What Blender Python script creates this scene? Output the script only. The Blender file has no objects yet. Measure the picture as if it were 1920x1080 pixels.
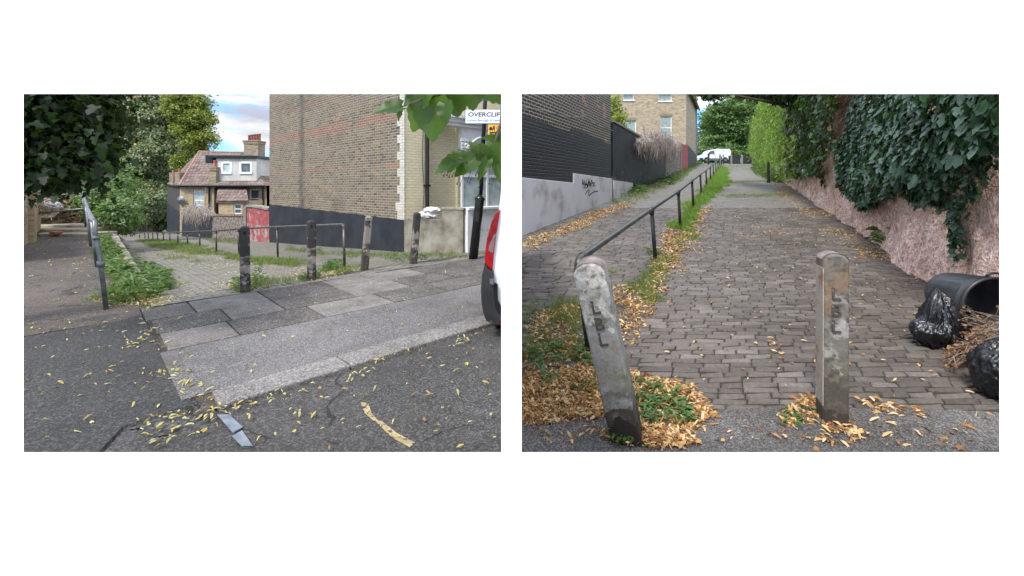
import bpy, math, random
import numpy as np
from mathutils import Vector, Matrix, noise
R_ = math.radians
random.seed(7); rng = np.random.default_rng(11)
SC = bpy.context.scene
COL = SC.collection

# ------------------------------------------------------------------ camera, world, sun, exposure
FPX, HY, CX, EYE = 800.0, 350.0, 960.0, 1.6       # focal length in photo pixels, horizon row, centre column, eye height
cam_d = bpy.data.cameras.new('camera'); cam = bpy.data.objects.new('camera', cam_d); COL.objects.link(cam)
cam.location = (0, 0, EYE); cam.rotation_euler = (R_(90), 0, 0)
cam_d.sensor_width = 36; cam_d.lens = 36*FPX/1920; cam_d.shift_y = -(540-HY)/1920
cam_d.clip_start = 0.05; cam_d.clip_end = 1500
SC.camera = cam
SUN_EL, SUN_AZ = 52, 212      # azimuth: direction the light comes from, 180 = from behind the camera
sun_d = bpy.data.lights.new('sun', 'SUN'); sun = bpy.data.objects.new('sun', sun_d); COL.objects.link(sun)
sun_d.energy = 1.7; sun_d.angle = R_(14); sun_d.color = (1, .94, .85)
a = R_(SUN_AZ)
tow = Vector((math.sin(a)*math.cos(R_(SUN_EL)), math.cos(a)*math.cos(R_(SUN_EL)), math.sin(R_(SUN_EL))))
sun.rotation_euler = tow.to_track_quat('Z', 'Y').to_euler(); sun.location = tow*40
W = bpy.data.worlds.new('World'); SC.world = W; W.use_nodes = True
nt = W.node_tree; nt.nodes.clear()
def wn(t, **k):
    n = nt.nodes.new(t)
    for a_, b_ in k.items(): setattr(n, a_, b_)
    return n
out = wn('ShaderNodeOutputWorld'); bg = wn('ShaderNodeBackground'); sky = wn('ShaderNodeTexSky')
sky.sky_type = 'NISHITA'; sky.sun_disc = False; sky.sun_elevation = R_(SUN_EL); sky.sun_rotation = R_(SUN_AZ)
sky.air_density = 1.0; sky.dust_density = .6
tc = wn('ShaderNodeTexCoord'); mp = wn('ShaderNodeMapping'); mp.inputs['Scale'].default_value = (1.6, 1.6, 7)
mp.inputs['Location'].default_value = (.35, .1, .2)
no = wn('ShaderNodeTexNoise'); no.inputs['Scale'].default_value = 2.1; no.inputs['Detail'].default_value = 8; no.inputs['Roughness'].default_value = .6
rp = wn('ShaderNodeValToRGB'); rp.color_ramp.elements[0].position = .43; rp.color_ramp.elements[1].position = .52
mx = wn('ShaderNodeMix', data_type='RGBA'); 
no2 = wn('ShaderNodeTexNoise'); no2.inputs['Scale'].default_value = 4.3; no2.inputs['Detail'].default_value = 6
crp = wn('ShaderNodeValToRGB'); crp.color_ramp.elements[0].position = .4; crp.color_ramp.elements[1].position = .62
crp.color_ramp.elements[0].color = (3.7, 4.05, 4.9, 1); crp.color_ramp.elements[1].color = (7.3, 7.25, 7.25, 1)
nt.links.new(tc.outputs['Generated'], mp.inputs[0]); nt.links.new(mp.outputs[0], no.inputs[0]); nt.links.new(mp.outputs[0], no2.inputs[0])
nt.links.new(no.outputs[0], rp.inputs[0]); nt.links.new(rp.outputs[0], mx.inputs['Factor'])
nt.links.new(no2.outputs[0], crp.inputs[0])
sx = wn('ShaderNodeSeparateXYZ'); nt.links.new(tc.outputs['Generated'], sx.inputs[0])      # an overcast sky is brighter overhead than near the horizon
el = wn('ShaderNodeMapRange'); nt.links.new(sx.outputs[2], el.inputs[0]); el.inputs[1].default_value = .12; el.inputs[2].default_value = .5; el.inputs[3].default_value = .48; el.inputs[4].default_value = 1.35
az = wn('ShaderNodeMapRange'); nt.links.new(sx.outputs[0], az.inputs[0]); az.inputs[1].default_value = -.1; az.inputs[2].default_value = .4; az.inputs[3].default_value = 1.0; az.inputs[4].default_value = 1.35
em = wn('ShaderNodeMath', operation='MULTIPLY'); nt.links.new(el.outputs[0], em.inputs[0]); nt.links.new(az.outputs[0], em.inputs[1])
vm = wn('ShaderNodeVectorMath', operation='SCALE'); nt.links.new(crp.outputs[0], vm.inputs[0]); nt.links.new(em.outputs[0], vm.inputs['Scale'])
v2 = wn('ShaderNodeVectorMath', operation='MULTIPLY'); nt.links.new(sky.outputs[0], v2.inputs[0]); v2.inputs[1].default_value = (.36, .66, 1.0)
nt.links.new(v2.outputs[0], mx.inputs[6]); nt.links.new(vm.outputs[0], mx.inputs[7])
nt.links.new(mx.outputs[2], bg.inputs[0]); bg.inputs[1].default_value = .11
nt.links.new(bg.outputs[0], out.inputs[0])
SC.view_settings.view_transform = 'Standard'; SC.view_settings.look = 'None'
SC.view_settings.exposure = 1.42; SC.view_settings.gamma = 1

# ------------------------------------------------------------------ coordinates
S2 = math.sqrt(.5)
def sm(t): t = min(1, max(0, t)); return t*t*(3-2*t)
def zL(x, y):
    n = (y-x)*S2; u = (x+y)*S2
    if n < 7.2: return 0.0
    return -.06*max(0, n-7.6)*sm((u-.45)/.3)
def zR(x, y):
    if y < 3: return 0.0
    if y < 45: return .094*(y-3)
    if y < 62: return 3.948+.068*(y-45)
    return 5.104
def P(px, py, d): return Vector(((px-CX)/FPX*d, d, EYE-(py-HY)/FPX*d))
def G(px, py, zf):
    a = (px-CX)/FPX; b = (py-HY)/FPX
    lo, hi = 1.0, 1.0
    while hi < 90 and EYE-b*hi > zf(a*hi, hi): hi += .05
    return Vector((a*hi, hi, zf(a*hi, hi)))
def UN(u, n, z=0): return Vector(((u-n)*S2, (u+n)*S2, z))

class Frame:
    """vertical plane through plan points A (left in view) and B; local x runs along it, local -y faces the viewer"""
    def __init__(s, A, B):
        s.A = Vector((A[0], A[1])); d = Vector((B[0], B[1]))-s.A; s.L = d.length; s.d = d/s.L
        s.ang = math.atan2(s.d.y, s.d.x)
    def px(s, px, py=None):
        a = (px-CX)/FPX; t = (a*s.A.y-s.A.x)/(s.d.x-a*s.d.y)
        if py is None: return t
        d = s.A.y+s.d.y*t
        return (t, EYE-(py-HY)/FPX*d)
    def pts(s, L): return [s.px(*p) for p in L]
    def world(s, t, y, z): return Vector((s.A.x+s.d.x*t-s.d.y*y, s.A.y+s.d.y*t+s.d.x*y, z))
    def root(s, name, label, cat, group=None): return thing(name, label, cat, (s.A.x, s.A.y, 0), s.ang, group)
    def gz(s, t, zf, y=0): w = s.world(t, y, 0); return zf(w.x, w.y)

# ------------------------------------------------------------------ objects
def thing(name, label, cat, loc=(0, 0, 0), rz=0, group=None):
    o = bpy.data.objects.new(name, None); COL.objects.link(o); o.location = loc; o.rotation_euler = (0, 0, rz)
    o.empty_display_size = .2
    return tag(o, label, cat, group)
def tag(o, label=None, cat=None, group=None, kind=None):
    if label: o['label'] = label
    if cat: o['category'] = cat
    if group: o['group'] = group
    if kind: o['kind'] = kind
    return o
def copy_tree(o, parent=None):
    c = o.copy(); COL.objects.link(c); c.parent = parent
    for ch in list(o.children): copy_tree(ch, c)
    return c
class MB:
    def __init__(s): s.v = []; s.f = []; s.r = []
    def add(s, vs, fs, rnd=None):
        k = len(s.v); s.v += [tuple(v) for v in vs]; r = random.random() if rnd is None else rnd
        for f in fs: s.f.append(tuple(i+k for i in f)); s.r.append(r)
        return s
    def box(s, x0, x1, y0, y1, z0, z1, M=None, rnd=None):
        vs = [Vector(p) for p in ((x0,y0,z0),(x1,y0,z0),(x1,y1,z0),(x0,y1,z0),(x0,y0,z1),(x1,y0,z1),(x1,y1,z1),(x0,y1,z1))]
        if M: vs = [M @ v for v in vs]
        return s.add(vs, ((3,2,1,0),(4,5,6,7),(0,1,5,4),(1,2,6,5),(2,3,7,6),(3,0,4,7)), rnd)
    def prism(s, poly, y0, y1, rnd=None):
        n = len(poly); vs = [(p[0], y0, p[1]) for p in poly]+[(p[0], y1, p[1]) for p in poly]
        ar = sum(poly[i][0]*poly[(i+1) % n][1]-poly[(i+1) % n][0]*poly[i][1] for i in range(n))
        A, B = tuple(range(n)), tuple(range(2*n-1, n-1, -1)); q = [(i, i+n, (i+1) % n+n, (i+1) % n) for i in range(n)]
        fs = [A, B]+q
        if ar < 0: fs = [f[::-1] for f in fs]
        return s.add(vs, fs, rnd)
    def tube(s, pts, rad, seg=8, cap=True, rnd=None):
        pts = [Vector(p) for p in pts]; n = len(pts); vs = []; fs = []
        if not hasattr(rad, '__len__'): rad = [rad]*n
        ref = None
        for i, p in enumerate(pts):
            t = (pts[min(i+1, n-1)]-pts[max(i-1, 0)])
            t = t.normalized() if t.length > 1e-9 else Vector((0, 0, 1))
            if ref is None: ref = t.orthogonal().normalized()
            x = (ref-t*ref.dot(t)); x = x.normalized() if x.length > 1e-6 else t.orthogonal().normalized(); ref = x; y = t.cross(x)
            for k in range(seg):
                a = 2*math.pi*k/seg; vs.append(p+(x*math.cos(a)+y*math.sin(a))*rad[i])
        for i in range(n-1):
            for k in range(seg):
                a, b = i*seg+k, i*seg+(k+1) % seg; fs.append((a, b, b+seg, a+seg))
        if cap: fs.append(tuple(range(seg-1, -1, -1))); fs.append(tuple(range((n-1)*seg, n*seg)))
        return s.add(vs, fs, rnd)
    def build(s, name, mat, parent=None, smooth=False, bevel=0, loc=None):
        me = bpy.data.meshes.new(name); me.from_pydata(s.v, [], s.f)
        at = me.attributes.new('rnd', 'FLOAT', 'FACE'); at.data.foreach_set('value', s.r)
        me.materials.append(mat)
        if smooth: me.polygons.foreach_set('use_smooth', [True]*len(s.f))
        me.update()
        o = bpy.data.objects.new(name, me); COL.objects.link(o)
        if parent: o.parent = parent
        if loc is not None: o.location = loc
        if bevel:
            m = o.modifiers.new('bevel', 'BEVEL'); m.width = bevel; m.segments = 2; m.limit_method = 'ANGLE'
        return o
def scatter(name, mat, C, N, U, S, tmpl, parent=None, rnd=None):
    """one mesh of many small leaves or blades; C centres, N normals, U long axes, S sizes"""
    tv, tf = tmpl; tv = np.array(tv, float); n, k = len(C), len(tv)
    N = N/np.maximum(1e-9, np.linalg.norm(N, axis=1))[:, None]
    U = U-N*np.sum(U*N, axis=1)[:, None]; U = U/np.maximum(1e-9, np.linalg.norm(U, axis=1))[:, None]
    Rr = np.cross(U, N)
    V = C[:, None, :]+S[:, None, None]*(tv[None, :, 0:1]*Rr[:, None]+tv[None, :, 1:2]*U[:, None]+tv[None, :, 2:3]*N[:, None])
    V = V.reshape(-1, 3)
    lens = np.tile([len(f) for f in tf], n); flat = np.concatenate([np.array(f) for f in tf])
    loops = (flat[None, :]+(np.arange(n)*k)[:, None]).reshape(-1)
    me = bpy.data.meshes.new(name); me.vertices.add(len(V)); me.vertices.foreach_set('co', V.reshape(-1))
    me.loops.add(len(loops)); me.loops.foreach_set('vertex_index', loops.astype(np.int32))
    me.polygons.add(len(lens)); st = np.concatenate([[0], np.cumsum(lens)[:-1]])
    me.polygons.foreach_set('loop_start', st.astype(np.int32)); me.polygons.foreach_set('loop_total', lens.astype(np.int32))
    me.update(calc_edges=True)
    if rnd is None: rnd = rng.random(n)
    at = me.attributes.new('rnd', 'FLOAT', 'FACE'); at.data.foreach_set('value', np.repeat(rnd, len(tf)).astype(np.float32))
    me.materials.append(mat)
    o = bpy.data.objects.new(name, me); COL.objects.link(o)
    if parent: o.parent = parent
    return o
T_IVY = ([(0,0,0),(.32,-.12,.04),(.5,.18,.07),(.27,.3,.03),(.33,.62,.06),(0,1,-.02),(-.33,.62,.06),(-.27,.3,.03),(-.5,.18,.07),(-.32,-.12,.04)],
         [(0,1,2,3),(0,3,4,5),(0,5,6,7),(0,7,8,9)])
T_OVAL = ([(0,0,0),(.25,.3,.06),(.24,.65,.07),(0,1,-.05),(-.24,.65,.07),(-.25,.3,.06)], [(0,1,2,3),(0,3,4,5)])
T_DIA = ([(0,0,0),(.35,.5,.08),(0,1,0),(-.35,.5,.08)], [(0,1,2),(0,2,3)])
T_BRACT = ([(-.07,0,.0),(.07,0,0),(.15,.3,.1),(-.13,.3,.13),(.14,.65,.16),(-.15,.65,.1),(.05,1,.02),(-.05,1,.08)], [(0,1,2,3),(3,2,4,5),(5,4,6,7)])
T_CURL = ([(-.05,0,.0),(.08,0,0.02),(.3,.25,.12),(.06,.32,.02),(.46,.6,.25),(.2,.68,.05),(.42,.98,.06),(.36,1,.02)], [(0,1,2,3),(3,2,4,5),(5,4,6,7)])
T_CRUMP = ([(0,0,0),(.33,.12,.16),(.42,.5,.02),(.2,.72,.2),(0,1,.03),(-.26,.7,.17),(-.45,.45,.0),(-.28,.1,.14),(0,.5,.02)],
           [(8,0,1,2),(8,2,3,4),(8,4,5,6),(8,6,7,0)])
T_BLADE = ([(-.03,0,0),(.03,0,0),(.022,.5,.06),(-.022,.5,.06),(0,1,.26)], [(0,1,2,3),(3,2,4)])
T_BROAD = ([(-.04,0,0),(.04,0,0),(.16,.4,.1),(.12,.75,.08),(0,1,-.06),(-.12,.75,.08),(-.16,.4,.1)], [(0,1,2,3,4),(0,4,5,6)])

# ------------------------------------------------------------------ materials
def new_mat(name):
    m = bpy.data.materials.new(name); m.use_nodes = True; t = m.node_tree
    return m, t, t.nodes['Principled BSDF']
def N_(t, typ, ins=None, **k):
    n = t.nodes.new(typ)
    for a_, b_ in k.items(): setattr(n, a_, b_)
    for i, v in (ins or {}).items():
        if isinstance(v, bpy.types.NodeSocket): t.links.new(v, n.inputs[i])
        else: n.inputs[i].default_value = v
    return n
def M_(t, op, *a):
    n = t.nodes.new('ShaderNodeMath'); n.operation = op
    for i, v in enumerate(a):
        if isinstance(v, bpy.types.NodeSocket): t.links.new(v, n.inputs[i])
        else: n.inputs[i].default_value = v
    return n.outputs[0]
def c4(c): return (c[0], c[1], c[2], 1)
def ramp(t, fac, stops, const=False):
    n = t.nodes.new('ShaderNodeValToRGB'); e = n.color_ramp.elements
    while len(e) < len(stops): e.new(.5)
    for i, (p, c) in enumerate(stops): e[i].position = p; e[i].color = c4(c)
    if const: n.color_ramp.interpolation = 'CONSTANT'
    t.links.new(fac, n.inputs[0]); return n.outputs[0]
def mixc(t, fac, A, B, mode='MIX'):
    n = t.nodes.new('ShaderNodeMix'); n.data_type = 'RGBA'; n.blend_type = mode
    for i, v in ((0, fac), (6, A), (7, B)):
        if isinstance(v, bpy.types.NodeSocket): t.links.new(v, n.inputs[i])
        elif i == 0: n.inputs[0].default_value = v
        else: n.inputs[i].default_value = c4(v)
    return n.outputs[2]
def objco(t): return t.nodes.new('ShaderNodeTexCoord').outputs['Object']
def nz(t, co, scale, detail=4, rough=.55): return N_(t, 'ShaderNodeTexNoise', {0: co, 'Scale': scale, 'Detail': detail, 'Roughness': rough}).outputs[0]
def spread(v, n): return [(i/max(1, n-1), c) for i, c in enumerate(v)]
def bump(t, b, h, dist, strength=.8):
    n = N_(t, 'ShaderNodeBump', {'Strength': strength, 'Distance': dist, 'Height': h}); t.links.new(n.outputs[0], b.inputs['Normal'])
def mat_leaf(name, cols, rough=.45, tr=.3, spec=.5):
    m, t, b = new_mat(name)
    at = N_(t, 'ShaderNodeAttribute', attribute_name='rnd').outputs['Fac']
    c = ramp(t, at, spread(cols, len(cols)))
    t.links.new(c, b.inputs['Base Color']); b.inputs['Roughness'].default_value = rough; b.inputs['Specular IOR Level'].default_value = spec
    if tr:
        tl = N_(t, 'ShaderNodeBsdfTranslucent', {0: mixc(t, .5, c, (.25, .4, .03))})
        mx = N_(t, 'ShaderNodeMixShader', {0: tr, 1: b.outputs[0], 2: tl.outputs[0]})
        t.links.new(mx.outputs[0], t.nodes['Material Output'].inputs[0])
    return m
def mat_plain(name, cols, scale=6, rough=.7, bsc=40, bd=.003, metal=0, detail=5, lo=.35, hi=.65, bst=.8):
    m, t, b = new_mat(name); co = objco(t)
    k = len(cols); f = nz(t, co, scale, detail, .6)
    c = ramp(t, f, [(lo+(hi-lo)*i/max(1, k-1), c) for i, c in enumerate(cols)]) if k > 1 else None
    if k > 1: t.links.new(c, b.inputs['Base Color'])
    else: b.inputs['Base Color'].default_value = c4(cols[0])
    b.inputs['Roughness'].default_value = rough; b.inputs['Metallic'].default_value = metal
    if bd: bump(t, b, nz(t, co, bsc, 4, .6), bd, bst)
    return m
def mat_asphalt(name, base=(.027, .026, .026), agg=(.12, .118, .116), dens=.5, patch=(.045, .04, .036), size=90, crack=False):
    m, t, b = new_mat(name); co = objco(t)
    v = N_(t, 'ShaderNodeTexVoronoi', {0: co, 'Scale': size}); wh = N_(t, 'ShaderNodeTexWhiteNoise', {0: v.outputs['Position']}, noise_dimensions='3D')
    f = ramp(t, wh.outputs[0], [(0, (0, 0, 0)), (1-dens, (.12, .12, .12)), (1, (1, 1, 1))])
    big = ramp(t, nz(t, co, .9, 5, .6), [(.38, base), (.62, patch)])
    fine = mixc(t, f, big, agg)
    nw = N_(t, 'ShaderNodeTexNoise', {0: co, 'Scale': 1.8, 'Detail': 5.0}); wv = N_(t, 'ShaderNodeMix', {0: .25}, data_type='VECTOR'); t.links.new(co, wv.inputs[4]); t.links.new(nw.outputs[1], wv.inputs[5])
    ck = N_(t, 'ShaderNodeTexVoronoi', {0: wv.outputs[1], 'Scale': .75}, feature='DISTANCE_TO_EDGE')
    cm = M_(t, 'MULTIPLY', M_(t, 'LESS_THAN', ck.outputs['Distance'], .0045), M_(t, 'GREATER_THAN', nz(t, co, .7, 2), .5)); fine = mixc(t, M_(t, 'MULTIPLY', cm, .8 if crack else 0.0), fine, (.012, .011, .01))
    fine = mixc(t, .8, fine, ramp(t, nz(t, co, .55, 6, .7), [(.36, (.62, .6, .58)), (.5, (1, 1, 1)), (.66, (1.3, 1.3, 1.3))]), 'MULTIPLY')
    c = mixc(t, .55, fine, ramp(t, nz(t, co, 35, 3, .7), [(.3, (.5, .5, .5)), (.7, (1.35, 1.35, 1.35))]), 'MULTIPLY')
    t.links.new(c, b.inputs['Base Color']); b.inputs['Roughness'].default_value = .85
    bump(t, b, M_(t, 'ADD', v.outputs['Distance'], nz(t, co, 160, 3)), .004, .9)
    return m
def brick_nodes(t, co3, bw, bh, mo, flat=False, warp=.0):
    sp = N_(t, 'ShaderNodeSeparateXYZ', {0: co3})
    if flat: u, v = sp.outputs[0], sp.outputs[1]
    else:
        nn = N_(t, 'ShaderNodeSeparateXYZ', {0: t.nodes.new('ShaderNodeTexCoord').outputs['Normal']})
        side = M_(t, 'GREATER_THAN', M_(t, 'ABSOLUTE', nn.outputs[0]), .6)
        u = M_(t, 'ADD', M_(t, 'MULTIPLY', sp.outputs[0], M_(t, 'SUBTRACT', 1.0, side)), M_(t, 'MULTIPLY', sp.outputs[1], side)); v = sp.outputs[2]
    if warp:
        w = M_(t, 'MULTIPLY', M_(t, 'SUBTRACT', nz(t, co3, 3.5, 3), .5), warp); v = M_(t, 'ADD', v, w)
        w2 = M_(t, 'MULTIPLY', M_(t, 'SUBTRACT', nz(t, co3, 7, 3), .5), warp*1.5); u = M_(t, 'ADD', u, w2)
    vr = M_(t, 'DIVIDE', v, bh); row = M_(t, 'FLOOR', vr)
    off = M_(t, 'MULTIPLY', M_(t, 'FLOORED_MODULO', row, 2.0), .5)
    uc = M_(t, 'ADD', M_(t, 'DIVIDE', u, bw), off); col = M_(t, 'FLOOR', uc)
    fu = M_(t, 'FRACT', uc); fv = M_(t, 'FRACT', vr)
    du = M_(t, 'MULTIPLY', M_(t, 'MINIMUM', fu, M_(t, 'SUBTRACT', 1.0, fu)), bw); dv = M_(t, 'MULTIPLY', M_(t, 'MINIMUM', fv, M_(t, 'SUBTRACT', 1.0, fv)), bh)
    d = M_(t, 'MINIMUM', du, dv)
    mr = N_(t, 'ShaderNodeMapRange', {0: d, 1: mo*.35, 2: mo*.65, 3: 0.0, 4: 1.0}); mask = mr.outputs[0]
    cc = N_(t, 'ShaderNodeCombineXYZ', {0: col, 1: row})
    rnd = N_(t, 'ShaderNodeTexWhiteNoise', {0: cc.outputs[0]}, noise_dimensions='2D').outputs[0]
    return mask, rnd, u, v, d
def mat_brick(name, cols, mortar, bw=.225, bh=.075, mo=.012, rough=.85, flat=False, warp=0, dirt=None, dscale=.5, bd=.006, bands=None, blot=.5, patches=None, dlo=.48, dhi=.66, stain=None):
    m, t, b = new_mat(name); co = objco(t)
    mask, rnd, u, v, d = brick_nodes(t, co, bw, bh, mo, flat, warp)
    c = ramp(t, rnd, spread(cols, len(cols)))
    if bands:
        brnd = None
        for (z0, z1, cb) in bands:
            inb = M_(t, 'MULTIPLY', M_(t, 'GREATER_THAN', v, z0), M_(t, 'LESS_THAN', v, z1))
            inb = M_(t, 'MULTIPLY', inb, M_(t, 'GREATER_THAN', nz(t, co, 1.1, 2), .45))
            c = mixc(t, M_(t, 'MULTIPLY', inb, .55), c, cb)
    if patches:
        f = M_(t, 'GREATER_THAN', M_(t, 'ADD', nz(t, co, 1.3, 3), M_(t, 'MULTIPLY', rnd, .14)), patches[1]); c = mixc(t, f, c, patches[0])
    c = mixc(t, blot, c, ramp(t, nz(t, co, 30, 4, .7), [(.3, (.6, .6, .6)), (.7, (1.4, 1.4, 1.4))]), 'MULTIPLY')
    mc = mixc(t, .5, mortar, ramp(t, nz(t, co, 9, 4), [(.3, (.6, .6, .6)), (.7, (1.3, 1.3, 1.3))]), 'MULTIPLY')
    c = mixc(t, mask, mc, c)
    if dirt:
        f = N_(t, 'ShaderNodeMapRange', {0: nz(t, co, dscale, 6, .62), 1: dlo, 2: dhi, 3: 0.0, 4: .85}).outputs[0]
        c = mixc(t, f, c, dirt)
    if stain:     # (u, halfwidth, colour): water streak down the wall
        f = N_(t, 'ShaderNodeMapRange', {0: M_(t, 'ABSOLUTE', M_(t, 'SUBTRACT', M_(t, 'ADD', u, M_(t, 'MULTIPLY', nz(t, co, 1.5, 4), .35)), stain[0]+.17)), 1: 0.0, 2: stain[1], 3: .75, 4: 0.0}).outputs[0]
        f = M_(t, 'MULTIPLY', f, nz(t, co, 2.2, 3)); f = M_(t, 'MULTIPLY', f, 1.5)
        c = mixc(t, f, c, stain[2])
    t.links.new(c, b.inputs['Base Color']); b.inputs['Roughness'].default_value = rough
    if bd:
        h = M_(t, 'ADD', mask, M_(t, 'MULTIPLY', nz(t, co, 45, 3), .5)); bump(t, b, h, bd, .9)
    return m
def mat_setts(name, bw, bh, mo=.02, rot=0, cols=((.10, .095, .085), (.2, .19, .175)), mortar=(.07, .062, .05), moss=(.07, .09, .03), ma=.5):
    m, t, b = new_mat(name); mp = N_(t, 'ShaderNodeMapping', {0: objco(t)}); mp.inputs['Rotation'].default_value = (0, 0, rot); co = mp.outputs[0]
    mask, rnd, u, v, d = brick_nodes(t, co, bw, bh, mo, True, .03)
    c = ramp(t, rnd, spread(cols, len(cols)))
    c = mixc(t, .6, c, ramp(t, nz(t, co, 25, 4, .7), [(.3, (.6, .6, .6)), (.7, (1.4, 1.4, 1.4))]), 'MULTIPLY')
    c = mixc(t, mask, mortar, c)
    f = N_(t, 'ShaderNodeMapRange', {0: M_(t, 'ADD', nz(t, co, .9, 6, .7), M_(t, 'MULTIPLY', M_(t, 'SUBTRACT', 1.0, mask), .08)), 1: ma, 2: ma+.12, 3: 0.0, 4: .8}).outputs[0]
    c = mixc(t, f, c, moss)
    t.links.new(c, b.inputs['Base Color']); b.inputs['Roughness'].default_value = .75
    bump(t, b, M_(t, 'ADD', mask, M_(t, 'MULTIPLY', nz(t, co, 30, 3), .7)), .012, 1)
    return m
def mat_gloss(name, col, rough=.3, metal=0, spec=.5, bd=0, bsc=30, tint=None):
    m, t, b = new_mat(name); co = objco(t)
    c2 = tint or tuple(x*.7 for x in col)
    t.links.new(ramp(t, nz(t, co, 7, 4), [(.35, c2), (.6, col)]), b.inputs['Base Color'])
    b.inputs['Roughness'].default_value = rough; b.inputs['Metallic'].default_value = metal; b.inputs['Specular IOR Level'].default_value = spec
    if bd: bump(t, b, nz(t, co, bsc, 3), bd, .7)
    return m
def mat_patchy(name, layers, rough=.75, bd=.004, spec=.4, soft=.02):
    """layers: list of (colour, scale, threshold, zmin, zmax): peeling coats of paint, in object height"""
    m, t, b = new_mat(name); co = objco(t); z = N_(t, 'ShaderNodeSeparateXYZ', {0: co}).outputs[2]
    c = None
    for i, (colr, sc, th, z0, z1) in enumerate(layers):
        if c is None: c = ramp(t, nz(t, co, sc, 5), [(.35, tuple(x*.6 for x in colr)), (.65, colr)]); continue
        mpn = N_(t, 'ShaderNodeMapping', {0: co}); mpn.inputs['Location'].default_value = (i*3.1, i*1.7, i*.9)
        n_ = nz(t, mpn.outputs[0], sc, 6, .65)
        zz = M_(t, 'ADD', z, M_(t, 'MULTIPLY', M_(t, 'SUBTRACT', n_, .5), .45))
        w = M_(t, 'MULTIPLY', M_(t, 'GREATER_THAN', zz, z0), M_(t, 'LESS_THAN', zz, z1))
        f = M_(t, 'MULTIPLY', N_(t, 'ShaderNodeMapRange', {0: n_, 1: th-soft, 2: th+soft, 3: 0.0, 4: 1.0}).outputs[0], w)
        c = mixc(t, f, c, colr)
    c = mixc(t, .5, c, ramp(t, nz(t, co, 60, 3), [(.3, (.6, .6, .6)), (.7, (1.35, 1.35, 1.35))]), 'MULTIPLY')
    t.links.new(c, b.inputs['Base Color']); b.inputs['Roughness'].default_value = rough; b.inputs['Specular IOR Level'].default_value = spec
    bump(t, b, nz(t, co, 45, 5, .65), bd, .8)
    return m
YB = [(.17, .125, .075), (.30, .23, .14), (.24, .185, .12), (.36, .28, .17), (.2, .15, .1), (.12, .1, .08)]
m_gable = mat_brick('stock_brick', [(.082, .066, .048), (.175, .135, .082), (.115, .092, .064), (.215, .165, .1), (.062, .052, .044), (.145, .112, .072)], (.33, .29, .225), mo=.017,
    dirt=(.07, .062, .055), dscale=.55, dlo=.54, dhi=.86, stain=(3.2, .35, (.03, .028, .026)),
    patches=((.15, .12, .095), .66), bands=[(5.18, 5.26, (.22, .075, .05)), (3.35, 3.66, (.25, .08, .055)), (2.15, 2.23, (.3, .09, .05)), (4.44, 4.53, (.22, .075, .05))])
m_yellow = mat_brick('yellow_brick', YB, (.34, .31, .25), mo=.014, dirt=(.1, .085, .07), dscale=.4, dlo=.55, dhi=.8)
m_yellow2 = mat_brick('buff_brick', [(.32, .24, .13), (.45, .34, .18), (.38, .28, .15), (.28, .2, .12)], (.36, .33, .27), mo=.014, dirt=(.12, .1, .08), dscale=.8, dlo=.55, dhi=.8)
m_blackbrick = mat_brick('black_painted_brick', [(.012, .013, .016), (.024, .025, .03), (.016, .017, .02), (.04, .034, .032)], (.42, .36, .24), mo=.017, bw=.23, bh=.08,
    patches=((.26, .11, .07), .70), dirt=None, rough=.6)
m_blackbrick2 = mat_brick('thick_black_paint', [(.012, .013, .017), (.024, .026, .03), (.017, .018, .022)], (.009, .009, .011), mo=.022, bw=.23, bh=.08, rough=.5, bd=.016)
m_creambrick = mat_brick('cream_painted_brick', [(.66, .58, .38), (.72, .64, .43), (.69, .61, .4)], (.5, .44, .29), mo=.010, bd=.008, blot=.2, rough=.7, dirt=(.45, .4, .3), dscale=1.2, dlo=.55, dhi=.8)
m_whitebrick = mat_brick('white_painted_quoin', [(.46, .43, .36), (.56, .53, .46)], (.32, .3, .26), mo=.010, bd=.008, blot=.3, rough=.75)
m_flank = mat_brick('dark_flank_brick', [(.03, .028, .03), (.05, .045, .042), (.024, .022, .025)], (.09, .08, .07), mo=.016)
m_tile = mat_brick('roof_tile', [(.14, .085, .07), (.24, .15, .125), (.19, .12, .1), (.1, .075, .065), (.27, .185, .16)], (.04, .03, .028), bw=.26, bh=.2, mo=.035, bd=.03, dirt=(.2, .18, .15), dscale=.9)
m_redtile = mat_brick('red_roof_tile', [(.4, .13, .07), (.48, .17, .1), (.34, .1, .06)], (.12, .04, .03), bw=.26, bh=.22, mo=.035, bd=.03)
m_black = mat_plain('black_masonry_paint', [(.011, .013, .018), (.026, .029, .036)], 1.6, .55, 30, .004)
m_render = mat_plain('pale_render', [(.42, .42, .38), (.55, .54, .5)], 1.2, .85, 60, .004)
m_basewhite = mat_plain('grey_white_render', [(.3, .28, .26), (.56, .56, .56), (.6, .6, .6)], 1.1, .85, 35, .004, lo=.3)
m_conc = mat_plain('weathered_concrete', [(.11, .1, .075), (.22, .2, .155), (.3, .28, .235)], 2.2, .9, 45, .006)
m_copn = mat_plain('coping_concrete', [(.16, .145, .12), (.28, .26, .23)], 5, .9, 45, .006)
m_white = mat_plain('white_gloss_paint', [(.74, .75, .76), (.8, .81, .82)], 4, .4, 30, .0)
m_whiteold = mat_plain('dirty_white_paint', [(.42, .4, .36), (.68, .68, .67), (.76, .77, .78)], 3.2, .7, 30, .004, lo=.3, hi=.5)
m_redpaint = mat_patchy('faded_red_paint', [((.4, .09, .1), 3, 0, 0, 0), ((.33, .3, .26), 3.4, .52, -2, -.05), ((.33, .3, .26), 4.2, .6, -2, 3)])
m_rubble = mat_patchy('rubble_stone', [((.2, .16, .13), 9, 0, 0, 0), ((.36, .32, .29), 7, .52, -9, 9), ((.07, .055, .05), 11, .58, -9, 9)], bd=.05)
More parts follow.
